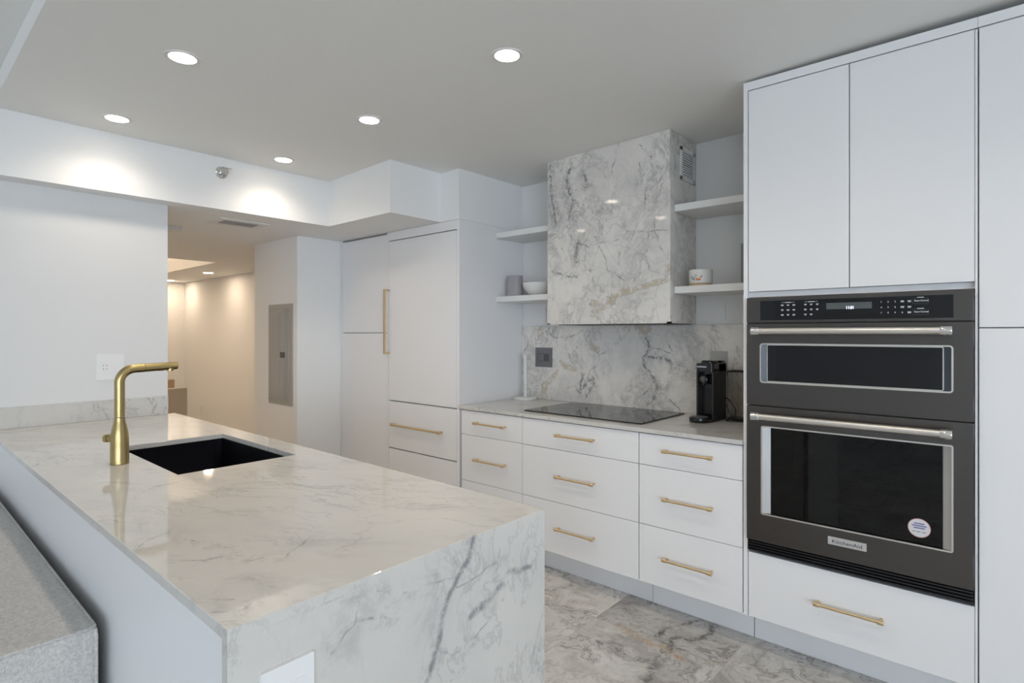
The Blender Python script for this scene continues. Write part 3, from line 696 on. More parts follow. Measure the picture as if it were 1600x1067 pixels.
def door_ring(m, x0, x1, z0, z1, wx0, wx1, wz0, wz1):
    """door slab with a window hole"""
    m.box(x0, x1, YO, YF + .002, wz1, z1, .0012); m.box(x0, x1, YO, YF + .002, z0, wz0, .0012)
    m.box(x0, wx0, YO, YF + .002, wz0 - .0012, wz1 + .0012); m.box(wx1, x1, YO, YF + .002, wz0 - .0012, wz1 + .0012)
    return m
def oven_handle(z, parent):
    yb = YO - .052; x0, x1 = -.803, -.138
    m = MB().cyl(((x0 + x1) / 2, yb, z), .0135, x1 - x0 - .02, 'X', 28)
    h_ = m.build('handle', 'steel', parent)
    for x in (x0 + .017, x1 - .017):
        c = MB()
        c.cyl((x, yb, z), .0172, .034, 'X', 32, .002)
        for q in range(5): c.cyl((x - .012 + q * .006, yb, z), .0178, .0025, 'X', 32)
        c.cyl((x, (yb + YO) / 2, z), .011, YO - yb, 'Y', 20)
        c.build('handle_cap', 'chrome', h_)
# microwave door
md = door_ring(MB(), X0, X1, 1.0745, 1.4175, -.781, -.141, 1.173, 1.334).build('microwave_door', 'oven', t)
MB().rring(-.784, -.138, 1.170, 1.337, YO - .003, YO + .004, .0055, .012).build('window_trim', 'steel', md)
rv = MB()
rv.hexa([(-.7785, YO + .001, 1.176), (-.757, YO + .010, 1.176), (-.757, YO + .013, 1.176), (-.7785, YO + .013, 1.176),
         (-.7785, YO + .001, 1.331), (-.757, YO + .010, 1.331), (-.757, YO + .013, 1.331), (-.7785, YO + .013, 1.331)])
rv.build('window_reveal', 'revealdk', md); rv = MB()
rv.hexa([(-.167, YO + .010, 1.176), (-.1435, YO + .001, 1.176), (-.1435, YO + .013, 1.176), (-.167, YO + .013, 1.176),
         (-.167, YO + .010, 1.331), (-.1435, YO + .001, 1.331), (-.1435, YO + .013, 1.331), (-.167, YO + .013, 1.331)])
rv.build('window_reveal', 'revealdk', md)
MB().rring(-.7585, -.1655, 1.1755, 1.3315, YO + .006, YO + .012, .003, .006).build('glass_rim', 'steel', md)
box(-.756, -.168, YO + .009, YO + .014, 1.178, 1.329).build('window_glass', 'blackglass', md)
oven_handle(1.388, md)
# lower oven door
od = door_ring(MB(), X0, X1, .4985, 1.0705, -.777, -.141, .617, .986).build('oven_door', 'oven', t)
MB().rring(-.780, -.138, .614, .989, YO - .003, YO + .004, .0055, .008).build('window_trim', 'steel', od)
rv = MB()
rv.hexa([(-.7745, YO + .001, .620), (-.742, YO + .012, .620), (-.742, YO + .015, .620), (-.7745, YO + .015, .620),
         (-.7745, YO + .001, .983), (-.742, YO + .012, .983), (-.742, YO + .015, .983), (-.7745, YO + .015, .983)])
rv.build('window_reveal', 'reveal', od); rv = MB()
rv.hexa([(-.170, YO + .012, .620), (-.1435, YO + .001, .620), (-.1435, YO + .015, .620), (-.170, YO + .015, .620),
         (-.170, YO + .012, .983), (-.1435, YO + .001, .983), (-.1435, YO + .015, .983), (-.170, YO + .015, .983)])
rv.build('window_reveal', 'reveal', od)
og = box(-.744, -.168, YO + .010, YO + .013, .618, .985).build('window_glass', 'ovglass', od)
st = MB().cyl((-.236, YO + .0094, .677), .034, .0006, 'Y', 40); st.build('sticker_rim', 'pinkrim', og)
st = MB().cyl((-.236, YO + .0090, .677), .0315, .0006, 'Y', 40).build('sticker', 'sticker', og)
k = MB()
for dz, w in ((.016, .030), (.008, .044), (0, .034)): k.box(-.236 - w / 2, -.236 + w / 2, YO + .0082, YO + .0087, .677 + dz - .002, .677 + dz + .002)
k.build('sticker_print', 'blueink', og)
k = MB()
for a, w in ((-.016, .010), (-.002, .012), (.014, .012)): k.box(-.236 + a - w / 2, -.236 + a + w / 2, YO + .0082, YO + .0087, .6625, .6645)
k.build('sticker_print', 'darkink', og)
rk = MB()
for z in (.70, .80, .90):
    for y in (YF + .03, YF + .42): rk.cyl((-.456, y, z), .003, .60, 'X', 8)
    for q in range(12): rk.cyl((-.73 + q * .05, YF + .225, z), .0018, .40, 'Y', 6)
rk.build('rack', 'steel', t)
oven_handle(1.033, od)
M['badge'] = pmat('silver_badge', (0.62, 0.61, 0.60), 0.3, 0.35)
bd = MB().rplate(-.527, -.397, YO - .003, YO + .0005, .553, .583, .001).build('badge', 'badge', od)
text('badge_lettering', 'KitchenAid', .0195, (-.462, YO - .0034, .5665), FACE_NEG_Y, 'darkink', bd, 1.18)
v = MB()
for z in (.4515, .463, .4745, .486): v.box(X0 + .002, X1 - .002, YO + .004, YF + .003, z, z + .0062, .001)
v.box(X0 + .002, X1 - .002, YF - .002, YF + .004, .449, .4965)
v.build('vent_grille', 'blackgloss', t)

# ------------------------------------------------------------------ range hood
t = thing('range_hood', (-1.7525, 2.97, 1.434), 'tall marble-clad range hood above the cooktop, reaching the ceiling', 'range hood')
YH = 2.806
hz = zc(-1.342)
MB().hexa([(-2.163, YH, 1.440), (-1.342, YH, 1.440), (-1.342, YW - .002, 1.440), (-2.163, YW - .002, 1.440),
           (-2.163, YH, zc(-2.163) - .001), (-1.342, YH, hz - .001), (-1.342, YW - .002, hz - .001), (-2.163, YW - .002, zc(-2.163) - .001)]).build('hood_body', 'hood', t)
u = MB().box(-2.163, -1.342, YH, YH + .02, 1.4325, 1.4405)
u.box(-2.163, -2.143, YH, YW - .002, 1.4325, 1.4405); u.box(-1.362, -1.342, YH, YW - .002, 1.4325, 1.4405)
u.build('bottom_rim', 'hood', t)
box(-2.10, -1.362, YH + .03, YW - .03, 1.429, 1.4395, bev=.002).build('filter', 'filter', t)
vg = MB()
vy0, vy1, vz0, vz1 = 2.925, 3.108, 2.222, 2.402
fx = -1.342
for a in ((vy0, vy0 + .02, vz0, vz1), (vy1 - .02, vy1, vz0, vz1)): vg.box(fx, fx + .007, a[0], a[1], a[2], a[3], .001)
for a in ((vz0, vz0 + .02), (vz1 - .02, vz1)): vg.box(fx, fx + .007, vy0, vy1, a[0], a[1], .001)
n = 11
for q in range(n):
    z = vz0 + .026 + q * (vz1 - vz0 - .048) / (n - 1)
    vg.hexa([(fx + .0012, vy0 + .018, z - .004), (fx + .0055, vy0 + .018, z - .004), (fx + .0055, vy1 - .018, z - .004), (fx + .0012, vy1 - .018, z - .004),
             (fx + .0012, vy0 + .018, z + .0055), (fx + .0030, vy0 + .018, z + .0055), (fx + .0030, vy1 - .018, z + .0055), (fx + .0012, vy1 - .018, z + .0055)])
vo = vg.build('vent_grille', 'vent', t)
box(fx, fx + .0008, vy0 + .01, vy1 - .01, vz0 + .01, vz1 - .01).build('vent_backing', 'slot', vo)

# ------------------------------------------------------------------ floating shelves
for x0, x1, z0, lb in [(-2.644, -2.165, 2.031, 'upper floating white shelf left of the marble hood, empty'),
                       (-2.644, -2.165, 1.593, 'lower floating white shelf left of the hood, holding the white bowl'),
                       (-1.340, -0.8595, 2.031, 'upper floating white shelf right of the marble hood, empty'),
                       (-1.340, -0.8595, 1.592, 'lower floating white shelf right of the hood, holding the candle')]:
    o = box(x0, x1, 2.85, YW - .002, z0, z0 + .037, bev=.0015).build('wall_shelf', 'shelf', None, ((x0 + x1) / 2, YW, z0))
    tag(o, lb, 'shelf', 'white floating shelves beside the hood')
ZSH = 1.6303
o = MB().rplate(-2.600, -2.492, 2.895, 2.975, ZSH, ZSH + .142, .034, 'Z', 10).build('canister', 'grey', None, (-2.546, 2.935, ZSH))
tag(o, 'lilac grey rounded canister on the lower left shelf beside the white bowl', 'canister')
o = MB().lathe([(0, .006), (.045, .006), (.046, 0), (.052, 0), (.080, .018), (.104, .048), (.114, .084), (.1115, .085), (.101, .050), (.077, .023), (.050, .012), (0, .011)], (-2.365, 2.975, ZSH), 56).build('bowl', 'porcelain', None, (-2.365, 2.975, ZSH))
tag(o, 'round white porcelain bowl on the lower left shelf beside the hood', 'bowl')
t = thing('candle', (-1.232, 2.94, ZSH), 'white candle jar with orange print and bamboo base on right shelf', 'candle')
cc = (-1.232, 2.94, ZSH - .001)
MB().lathe([(0, 0.0), (.058, 0.0), (.060, .002), (.060, .013), (.058, .015), (0, .015)], cc).build('base', 'bamboo', t)
MB().lathe([(0, .0152), (.058, .0152), (.0605, .018), (.0605, .086), (.0585, .088), (.057, .086), (.057, .072), (0, .071)], cc).build('jar', 'porcelain', t)
def onjar(m, an, z, w, h):
    a = math.radians(an); R = .0608; c0 = Vector((cc[0] + R * math.cos(a), cc[1] + R * math.sin(a), cc[2] + z))
    tx = Vector((-math.sin(a), math.cos(a), 0)); nn = Vector((math.cos(a), math.sin(a), 0))
    b = bmesh.new(); ring = [c0 + tx * (w * math.cos(q * PI / 5)) + Vector((0, 0, h * math.sin(q * PI / 5))) for q in range(10)]
    f0 = [b.verts.new(p - nn * .001) for p in ring]; f1 = [b.verts.new(p + nn * .0005) for p in ring]
    b.faces.new(f0); b.faces.new(f1)
    for q in range(10): b.faces.new((f0[q], f0[(q + 1) % 10], f1[(q + 1) % 10], f1[q]))
    bmesh.ops.recalc_face_normals(b, faces=b.faces); m._merge(b)
for an, z, w, h in ((-84, .034, .0085, .0065), (-73, .033, .0075, .006), (-68, .045, .004, .004)): m_ = MB(); onjar(m_, an, z, w, h); m_.build('printed_pattern', 'orange', t)
for an, z, w, h in ((-112, .046, .005, .008), (-106, .037, .007, .004), (-98, .043, .004, .006), (-91, .055, .003, .006), (-62, .050, .003, .007), (-100, .031, .006, .003)): m_ = MB(); onjar(m_, an, z, w, h); m_.build('printed_pattern', 'teal', t)
o = MB().box(-1.054, -.868, 3.035, 3.055, ZSH, ZSH + .222, .002).build('board', 'board', None, (-.96, 3.045, ZSH))
tag(o, 'mottled grey board standing upright on the right shelf, half behind the tower', 'board')

# ------------------------------------------------------------------ plates and outlets
def plate_y(name, x0, x1, z0, z1, y, mat, label, cat, group=None):
    t = thing(name, ((x0 + x1) / 2, y, (z0 + z1) / 2), label, cat, group)
    MB().rplate(x0, x1, y - .006, y, z0, z1, .003).build('plate', mat, t)
    return t
YBS = YW - .0168
t = plate_y('electrical_outlet', -2.512, -2.366, 1.142, 1.278, YBS, 'gplate', 'dark grey electrical outlet plate on the marble backsplash by the towel holder', 'outlet')
MB().rring(-2.488, -2.392, 1.183, 1.235, YBS - .0068, YBS - .0055, .002, .004).build('insert_rim', 'slot', t)
box(-2.486, -2.438, YBS - .0068, YBS - .0055, 1.186, 1.233).build('rocker', 'gplate', t)
ou = box(-2.436, -2.394, YBS - .0068, YBS - .0055, 1.186, 1.233).build('socket', 'gslot', t)
k = MB()
for x in (-2.426, -2.406):
    for z in (1.198, 1.221): k.box(x - .0015, x + .0015, YBS - .0072, YBS - .0066, z - .004, z + .004)
k.build('slot', 'slot', ou)
t = plate_y('electrical_outlet', -1.252, -1.155, 1.145, 1.280, YBS, 'gplatel', 'light grey electrical outlet plate on the backsplash above the coffee machine', 'outlet')
box(-1.235, -1.172, YBS - .0068, YBS - .0055, 1.185, 1.240, bev=.0008).build('socket', 'gplatel', t)
t = plate_y('wall_plate', -2.512, -2.430, 1.435, 1.553, YW - .0005, 'plate', 'blank white wall plate under the left shelves, above the backsplash', 'wall plate')
MB().box(-2.506, -2.436, YW - .0072, YW - .006, 1.441, 1.547, .0005).build('cover', 'plate', t)
t = plate_y('wall_plate', -1.262, -1.172, 1.448, 1.565, YW - .0005, 'plate', 'blank white wall plate under the right shelves, above the backsplash', 'wall plate')
MB().box(-1.256, -1.178, YW - .0072, YW - .006, 1.454, 1.559, .0005).build('cover', 'plate', t)
t = thing('electrical_outlet', (XL, .859, 1.195), 'wide white electrical outlet plate on the left wall behind the faucet', 'outlet')
MB().rplate(XL, XL + .006, .797, .922, 1.128, 1.266, .003, 'X').build('plate', 'plate', t)
MB().rplate(XL + .0055, XL + .0078, .818, .902, 1.172, 1.222, .002, 'X').build('insert', 'plate', t)
k = MB()
for y in (.828, .843):
    for z in (1.188, 1.206): k.box(XL + .0076, XL + .0082, y - .001, y + .001, z - .004, z + .004)
k.build('slot', 'slot', t)
t = thing('electrical_outlet', (-.917, .468, .765), 'white electrical outlet plate on the marble waterfall end of the island', 'outlet')
MB().rplate(-.9165, -.9105, .420, .514, .690, .8235, .002, 'X').build('plate', 'plate', t)
MB().rplate(-.9107, -.909, .437, .497, .715, .79, .002, 'X').build('socket', 'plate', t)
t = thing('electrical_outlet', (-8.434, HY1, .30), 'small white electrical outlet low on the warm hallway wall', 'outlet')
MB().rplate(-8.50, -8.39, HY1 - .006, HY1, .22, .38, .003).build('plate', 'plate', t)
MB().box(-8.465, -8.425, HY1 - .0072, HY1 - .006, .25, .35).build('socket', 'trimw', t)

# breaker panel
t = thing('breaker_box', (-4.282, 2.134, 1.21), 'grey metal electrical breaker box recessed in the white column', 'breaker box')
yp = 2.134
MB().box(-4.476, -4.089, yp - .008, yp, .820, 1.606, .002).build('frame', 'panel', t)
d = MB().box(-4.462, -4.172, yp - .014, yp - .0075, .862, 1.562, .003)
d.box(-4.452, -4.186, yp - .018, yp - .0135, .880, 1.542, .003)
d = d.build('door', 'panel', t)
r_ = MB()
for x in (-4.285, -4.262, -4.238, -4.215): r_.box(x, x + .004, yp - .020, yp - .0175, .90, 1.53, .001)
r_.build('rib', 'panel', d)
rm = MB().rring(-4.466, -4.140, .848, 1.575, yp - .012, yp - .0075, .005, .006).build('door_rim', 'panel', t)
box(-4.252, -4.185, yp - .024, yp - .0175, 1.188, 1.232, bev=.002).build('latch', 'paneldk', d)
sc = MB()
for x, z in ((-4.470, 1.23), (-4.105, 1.23), (-4.105, .86), (-4.440, 1.48)): sc.cyl((x, yp - .0088, z), .004, .002, 'Y', 12)
sc.build('screw', 'chrome', t)

# sprinkler, vent, detector
t = thing('fire_sprinkler', (-3.515, 1.386, 2.335), 'small chrome fire sprinkler head on the white beam face', 'sprinkler')
MB().lathe([(0, 0), (.036, 0), (.036, .004), (.030, .010), (.018, .012), (.018, .004), (0, .004)], (-3.515, 1.386, 2.335), 36, 'X').build('escutcheon', 'chrome', t)
s_ = MB().cyl((-3.490, 1.386, 2.335), .010, .05, 'X', 20)
s_.cyl((-3.462, 1.386, 2.335), .020, .003, 'X', 24)
s_.tube([(-3.495, 1.371, 2.335), (-3.475, 1.369, 2.335), (-3.464, 1.382, 2.335)], .0025, 8)
s_.tube([(-3.495, 1.401, 2.335), (-3.475, 1.403, 2.335), (-3.464, 1.390, 2.335)], .0025, 8)
s_.build('sprinkler_head', 'chrome', t)
box(-3.47, -3.455, 1.366, 1.420, 2.352, 2.355).build('deflector', 'chrome', t)
t = thing('air_vent', (-3.87, 1.64, ZS), 'rectangular white air vent grille in the lowered hallway ceiling', 'air vent')
v = MB()
ax0, ax1, ay0, ay1 = -3.985, -3.755, 1.475, 1.795
zz0, zz1 = ZS - .006, ZS - .0002
v.box(ax0, ax0 + .05, ay0 + .045, ay1 - .045, zz0, zz1); v.box(ax1 - .05, ax1, ay0 + .045, ay1 - .045, zz0, zz1)
v.box(ax0, ax1, ay0, ay0 + .045, zz0, zz1); v.box(ax0, ax1, ay1 - .045, ay1, zz0, zz1)
v.build('frame', 'vent', t)
l_ = MB()
for q in range(9):
    x = ax0 + .054 + q * .0145; l_.box(x, x + .0035, ay0 + .044, ay1 - .044, ZS - .0055, ZS - .001)
l_.build('louver', 'panel', t)
box(ax0 + .051, ax1 - .051, ay0 + .046, ay1 - .046, ZS - .0012, ZS - .0002).build('backing', 'gplate', t)
o = MB().lathe([(0, -.028), (.045, -.028), (.058, -.020), (.060, -.004), (.066, -.003), (.066, 0), (0, 0)], (-4.36, 1.385, ZS - .0003), 36).build('smoke_detector', 'vent', None, (-4.36, 1.385, ZS))
tag(o, 'round white smoke detector on hallway ceiling, half hidden by wall corner', 'smoke detector')

# ------------------------------------------------------------------ island / peninsula
IX0, IX1, IY0, IY1 = XL + .0005, -.917, .370, 1.177
SX0, SX1, SY0, SY1 = -2.725, -2.045, .670, 1.080
t = thing('island_cabinet', (-2.3, .77, 0), 'white panelled base of the kitchen island under the marble top', 'kitchen island')
b = MB().box(IX0, -.940, IY0 + .012, IY0 + .035, 0.0005, .8945)
b.build('front_panel', 'cab', t)
b = MB().box(IX0, -2.76, IY0 + .036, IY1 - .03, .10, .893).box(-2.02, -.940, IY0 + .036, IY1 - .03, .10, .893)
b.box(-2.76, -2.02, IY0 + .036, .62, .10, .893).box(-2.76, -2.02, 1.11, IY1 - .03, .10, .893).box(-2.76, -2.02, .62, 1.11, .10, .60)
b.build('body', 'carc', t)
xs = [IX0 + .002, -2.76, -2.02, -1.48, -.942]
for a, c_ in zip(xs, xs[1:]): box(a + .002, c_ - .002, IY1 - .030, IY1 - .012, .11, .886, bev=.001).build('door', 'cab', t)
box(IX0, -.942, IY1 - .09, IY1 - .075, .0005, .099).build('toe_kick', 'cab', t)
t = thing('island_countertop', (-2.28, .77, .895), 'polished white veined marble island top with waterfall end panel', 'countertop')
# slab with the sink cut-out
b = bmesh.new()
def grid_slab(b, X, Y, hole, z0, z1):
    V = {}
    def vt(i, j, z):
        if (i, j, z) not in V: V[(i, j, z)] = b.verts.new((X[i], Y[j], z))
        return V[(i, j, z)]
    nx, ny = len(X) - 1, len(Y) - 1
    solid = lambda i, j: 0 <= i < nx and 0 <= j < ny and (i, j) != hole
    for i in range(nx):
        for j in range(ny):
            if not solid(i, j): continue
            b.faces.new([vt(i, j, z1), vt(i + 1, j, z1), vt(i + 1, j + 1, z1), vt(i, j + 1, z1)])
            b.faces.new([vt(i, j + 1, z0), vt(i + 1, j + 1, z0), vt(i + 1, j, z0), vt(i, j, z0)])
            for (di, dj, p, q) in ((-1, 0, (i, j + 1), (i, j)), (1, 0, (i + 1, j), (i + 1, j + 1)), (0, -1, (i, j), (i + 1, j)), (0, 1, (i + 1, j + 1), (i, j + 1))):
                if not solid(i + di, j + dj): b.faces.new([vt(*p, z0), vt(*q, z0), vt(*q, z1), vt(*p, z1)])
grid_slab(b, [IX0, SX0, SX1, IX1], [IY0, SY0, SY1, IY1], (1, 1), .895, .915)
bmesh.ops.recalc_face_normals(b, faces=b.faces)
es = [e for e in b.edges if len(e.link_faces) == 2 and e.calc_face_angle(0) > 1 and e.verts[0].co.z > .914 and e.verts[1].co.z > .914]
bmesh.ops.bevel(b, geom=es, offset=.0015, segments=2, profile=.5, affect='EDGES')
m = MB(); m._merge(b)
m.build('top_slab', 'island', t)
box(IX1 - .0205, IX1, IY0, IY1, 0.0005, .8949).build('waterfall_panel', 'island', t)
o = box(XL + .0006, XL + .016, IY0 + .03, 1.136, .9153, 1.020, bev=.001).build('upstand', 'worktop', None, (XL, .77, .9153))
tag(o, 'low marble upstand along the left wall at the island end', 'backsplash')

# sink
t = thing('sink', (-2.385, .875, .69), 'black rectangular undermount sink cut into the marble island top', 'sink')
b = bmesh.new()
def bowl_loop(x0, x1, y0, y1, r, z, seg=6):
    out = []
    for cx, cy, st in ((x1 - r, y1 - r, 0), (x0 + r, y1 - r, 1), (x0 + r, y0 + r, 2), (x1 - r, y0 + r, 3)):
        for q in range(seg + 1):
            an = (st + q / seg) * PI / 2; out.append(b.verts.new((cx + r * math.cos(an), cy + r * math.sin(an), z)))
    return out
sl = [bowl_loop(SX0 - .02, SX1 + .02, SY0 - .02, SY1 + .02, .03, .8942), bowl_loop(SX0 + .004, SX1 - .004, SY0 + .004, SY1 - .004, .022, .8942),
      bowl_loop(SX0 + .008, SX1 - .008, SY0 + .008, SY1 - .008, .022, .72), bowl_loop(SX0 + .025, SX1 - .025, SY0 + .025, SY1 - .025, .03, .695)]
for A, B in zip(sl, sl[1:]):
    for q in range(len(A)): b.faces.new((A[q], A[(q + 1) % len(A)], B[(q + 1) % len(A)], B[q]))
b.faces.new(sl[-1])
out = [bowl_loop(SX0 - .02, SX1 + .02, SY0 - .02, SY1 + .02, .03, .885), bowl_loop(SX0 - .004, SX1 + .004, SY0 - .004, SY1 + .004, .03, .880), bowl_loop(SX0 - .002, SX1 + .002, SY0 - .002, SY1 + .002, .03, .685)]
for A, B in zip([sl[0]] + out, out):
    for q in range(len(A)): b.faces.new((A[(q + 1) % len(A)], A[q], B[q], B[(q + 1) % len(A)]))
b.faces.new(out[-1])
bmesh.ops.recalc_face_normals(b, faces=b.faces)
m = MB(); m._merge(b, 'caps'); m.build('basin', 'sink', t)
MB().lathe([(0, .697), (.040, .697), (.044, .6955), (.030, .6965), (0, .694)], (-2.385, .90, 0)).build('drain', 'chrome', t)

# faucet
fx_, fy_ = -2.374, .589
t = thing('faucet', (fx_, fy_, .915), 'brushed brass kitchen faucet standing on the marble beside the black sink', 'faucet')
prof = [(0, .9153), (.0285, .9153), (.0290, .917), (.0290, .920), (.0282, .922), (.0282, .985), (.0278, 1.005), (.0262, 1.025), (.0225, 1.045), (.0185, 1.062), (.0168, 1.074), (.0168, 1.0795), (0, 1.0795)]
MB().lathe(prof, (fx_, fy_, 0)).build('body', 'brass', t)
path = [(fx_, fy_, 1.0815), (fx_, fy_, 1.12), (fx_, fy_, 1.16), (fx_, fy_, 1.204)]
R = .048
for q in range(1, 11):
    a = q / 10 * (PI / 2) * 1.0
    path.append((fx_, fy_ + R - R * math.cos(a), 1.204 + R * math.sin(a)))
path.append((fx_, fy_ + .075, 1.2528))
sp = MB().tube(path, .0160, 28)
sp.build('spout', 'brass', t)
hd = MB().tube([(fx_, fy_ + .0765, 1.2529), (fx_, fy_ + .12, 1.2545), (fx_, fy_ + .172, 1.2565), (fx_, fy_ + .185, 1.2568), (fx_, fy_ + .187, 1.2568)], [.0156, .0150, .0145, .0140, .010], 24)
hd.cyl((fx_, fy_ + .162, 1.2425), .012, .010, 'Z', 20)
hd.box(fx_ - .005, fx_ + .005, fy_ + .115, fy_ + .14, 1.239, 1.243, .0015)
hd.build('spray_head', 'brass', t)
# lever: knob on the side of the body facing the camera's left
ld = Vector((-.72, -.69, 0)).normalized()
def lp(a, z=1.006): return (fx_ + ld.x * a, fy_ + ld.y * a, z)
MB().tube([lp(.024), lp(.037)], .0135, 24).build('lever_collar', 'brass', t)
MB().tube([lp(.0385), lp(.0395), lp(.050), lp(.052)], [.0125, .0145, .0145, .012], 24).build('lever', 'brass', t)

# ------------------------------------------------------------------ objects on the back worktop
ZC = .9153
t = thing('paper_towel_holder', (-2.535, 3.035, ZC), 'white upright paper towel holder on worktop beside the refrigerator panel', 'paper towel holder')
pc = (-2.535, 3.035, ZC)
MB().lathe([(0, 0), (.080, 0), (.082, .003), (.082, .013), (.079, .017), (0, .018)], pc).build('base', 'whitepl', t)
MB().lathe([(0, .0175), (.0125, .0175), (.0125, .105), (.0145, .108), (.0145, .114), (.0125, .118), (.0120, .285), (.0150, .293), (.0155, .302), (.011, .311), (0, .314)], pc, 28).build('pole', 'whitepl', t)

t = thing('coffee_machine', (-1.19, 2.96, ZC), 'black capsule coffee machine standing on the worktop right of the cooktop', 'coffee machine')
bx0, bx1, by0, by1 = -1.237, -1.142, 2.885, 3.085
bd = MB().rplate(bx0 + .001, bx1, by0 + .055, by1, ZC + .0005, ZC + .300, .022, 'Z', 8)
bd.box(bx0 + .002, bx0 + .012, by0 + .004, by0 + .07, ZC + .012, ZC + .262, .003)
bd.box(bx1 - .010, bx1 - .001, by0 + .004, by0 + .07, ZC + .012, ZC + .262, .003)
bd.build('body', 'rubber', t)
hdp = MB().rplate(bx0, bx1, by0, by1 - .01, ZC + .262, ZC + .306, .016, 'Z', 8).build('brew_head', 'blackgloss', t)
text('brand_lettering', 'NESPRESSO', .0105, (-1.203, by0 - .0003, ZC + .287), FACE_NEG_Y, 'ink', hdp, .95)
MB().lathe([(0, .306), (.043, .306), (.043, .312), (.036, .318), (0, .321)], ((bx0 + bx1) / 2 - .004, 2.965, ZC), 36).build('lid', 'blackgloss', t)
MB().rplate(-1.178, -1.142, 3.02, 3.05, ZC + .306, ZC + .316, .008, 'Z').build('lid_lever', 'blackgloss', t)
MB().box(bx0 + .012, bx1 - .010, by0 + .05, by0 + .058, ZC + .016, ZC + .262).build('front_recess', 'blackgloss', t)
so = MB().cyl((-1.196, by0 + .030, ZC + .222), .024, .060, 'Y', 28, .006)
so.cyl((-1.196, by0 + .010, ZC + .205), .011, .030, 'Z', 20, .002)
so.build('spout', 'blackgloss', t)
MB().cyl((-1.196, by0 - .002, ZC + .224), .013, .006, 'Y', 24, .002).build('spout_button', 'gslot', t)
tr = MB().cyl((-1.205, 2.862, ZC + .014), .052, .027, 'Z', 36, .003).box(-1.24, -1.15, 2.87, 2.95, ZC + .0005, ZC + .016, .002)
tr.build('drip_tray', 'blackgloss', t)
MB().cyl((-1.205, 2.862, ZC + .0285), .040, .002, 'Z', 32).build('tray_grid', 'gslot', t)

t = thing('storage_bin', (-1.02, 3.06, ZC), 'clear acrylic bin with black rim on worktop between coffee machine and tower', 'storage bin')
ax0, ax1, ay0, ay1 = -1.122, -.93, 3.03, 3.112
MB().box(ax0, ax1, ay0, ay0 + .002, ZC + .0005, ZC + .258).box(ax0, ax1, ay1 - .002, ay1, ZC + .0005, ZC + .258).box(ax0, ax0 + .002, ay0, ay1, ZC + .0005, ZC + .258).box(ax1 - .002, ax1, ay0, ay1, ZC + .0005, ZC + .258).build('bin_wall', 'acrylic', t)
r_ = MB().box(ax0 - .002, ax1 + .002, ay0 - .002, ay0 + .004, ZC + .256, ZC + .264).box(ax0 - .002, ax1 + .002, ay1 - .004, ay1 + .001, ZC + .256, ZC + .264)
r_.box(ax0 - .002, ax0 + .003, ay0, ay1, ZC + .256, ZC + .264).box(ax1 - .003, ax1 + .002, ay0, ay1, ZC + .256, ZC + .264)
r_.box(ax0 - .001, ax0 + .0015, ay0 - .001, ay0 + .0015, ZC + .0005, ZC + .258)
r_.build('rim', 'rubber', t)
box(ax0, ax1, ay0, ay1, ZC + .0003, ZC + .012).build('base', 'blackgloss', t)
cp_ = [(-1.139, 3.015, ZC + .12), (-1.115, 3.005, ZC + .118), (-1.085, 2.99, ZC + .098), (-1.066, 2.985, ZC + .070), (-1.064, 2.985, ZC + .045), (-1.075, 2.985, ZC + .022), (-1.10, 2.985, ZC + .010), (-1.115, 2.98, ZC + .006), (-1.09, 2.965, ZC + .0055), (-1.05, 2.975, ZC + .0055), (-.99, 3.0, ZC + .0055), (-.90, 3.02, ZC + .0055)]
def smooth(P, n=6):
    P = [Vector(p) for p in P]; out = []
    for i in range(len(P) - 1):
        p0, p1, p2, p3 = P[max(i - 1, 0)], P[i], P[i + 1], P[min(i + 2, len(P) - 1)]
        for q in range(n):
            u = q / n
            out.append(0.5 * ((2 * p1) + (-p0 + p2) * u + (2 * p0 - 5 * p1 + 4 * p2 - p3) * u * u + (-p0 + 3 * p1 - 3 * p2 + p3) * u ** 3))
    out.append(P[-1]); return out
o = MB().tube(smooth(cp_), .0032, 10)
o.tube(smooth([(-1.139, 3.01, ZC + .112), (-1.118, 3.0, ZC + .085), (-1.102, 2.99, ZC + .055), (-1.088, 2.985, ZC + .030), (-1.10, 2.98, ZC + .008)]), .0028, 10)
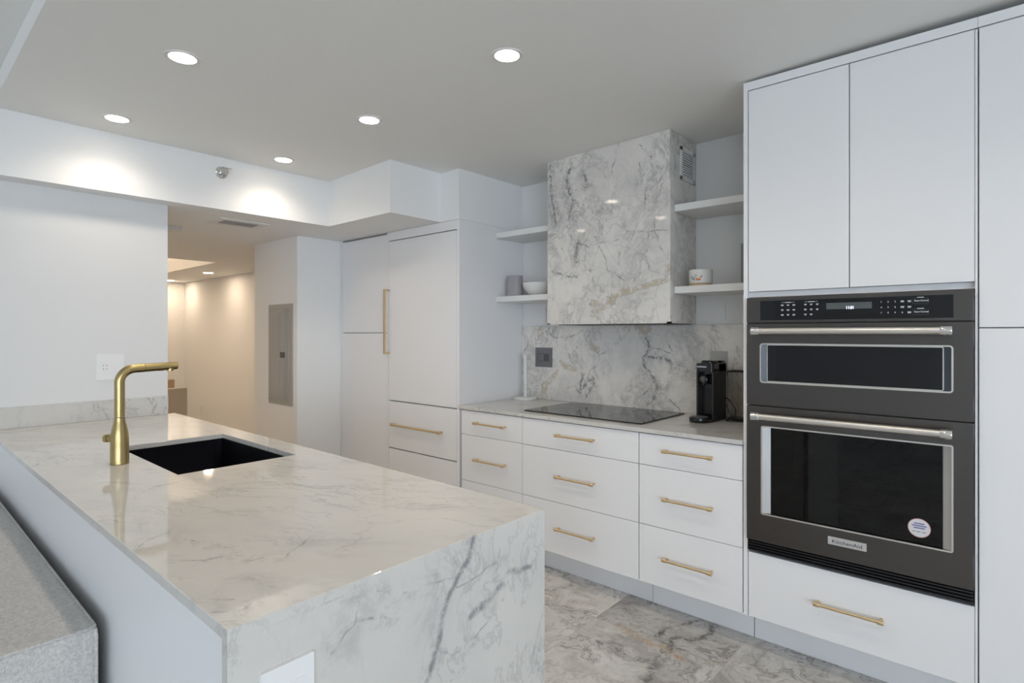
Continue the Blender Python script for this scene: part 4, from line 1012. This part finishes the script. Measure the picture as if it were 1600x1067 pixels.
o = o.build('power_cord', 'rubber', None, (-1.08, 2.99, ZC))
tag(o, 'looping black power cord behind the coffee machine on the worktop', 'cord')

# ------------------------------------------------------------------ sofa in the foreground
t = thing('sofa', (-2.3, -.1, 0), 'off-white boucle sofa with its back against the island, lower left corner', 'sofa')
sx0, sx1 = -3.45, -1.600
MB().box(sx0, sx1, .100, .3575, .12, .695, .018, 4).build('backrest', 'boucle', t)
MB().box(sx0 + .01, sx1 - .01, -.56, .099, .12, .28, .03, 3).build('seat_base', 'boucle', t)
for a in (sx0, sx1 - .20): MB().box(a, a + .20, -.58, .098, .125, .56, .03, 4).build('arm', 'boucle', t)
for a in (sx0 + .205, (sx0 + sx1) / 2 + .003): MB().box(a, a + (sx1 - sx0) / 2 - .21, -.56, .098, .281, .42, .04, 4).build('seat_cushion', 'boucle', t)
pp = MB()
pp.tube([(sx1 - .004, .3515, .14), (sx1 - .004, .3515, .672), (sx1 - .006, .350, .688)], .004, 10)
pp.tube([(sx0 + .02, .3510, .6915), (sx1 - .018, .3510, .6915), (sx1 - .005, .336, .6915), (sx1 - .005, .12, .6915)], .004, 10)
pp.build('piping', 'boucle', t)
for x in (sx0 + .08, sx1 - .08):
    for y in (-.46, .27): MB().cyl((x, y, .0605), .022, .12, 'Z', 16, r2=.028).build('leg', 'darkwood', t)

# ------------------------------------------------------------------ hallway chairs
def hall_chair(x, y, w, top, mat, label):
    t = thing('dining_chair', (x, y, 0), label, 'chair')
    MB().box(x - .05, x, y - w / 2, y + w / 2, .42, top, .012, 3).build('backrest', mat, t)
    MB().box(x - .55, x - .051, y - w / 2, y + w / 2, .38, .47, .02, 3).build('seat', mat, t)
    for a in (x - .50, x - .05):
        for q in (y - w / 2 + .05, y + w / 2 - .05): MB().cyl((a, q, .20), .018, .378, 'Z', 12).build('leg', 'darkwood', t)
    return t
hall_chair(-7.0, 2.09, .60, .762, 'beige', 'beige upholstered chair in the hallway seen past the end of left wall')
hall_chair(-7.9, 2.24, .62, .80, 'wood', 'light brown chair behind the beige chair in the hallway')
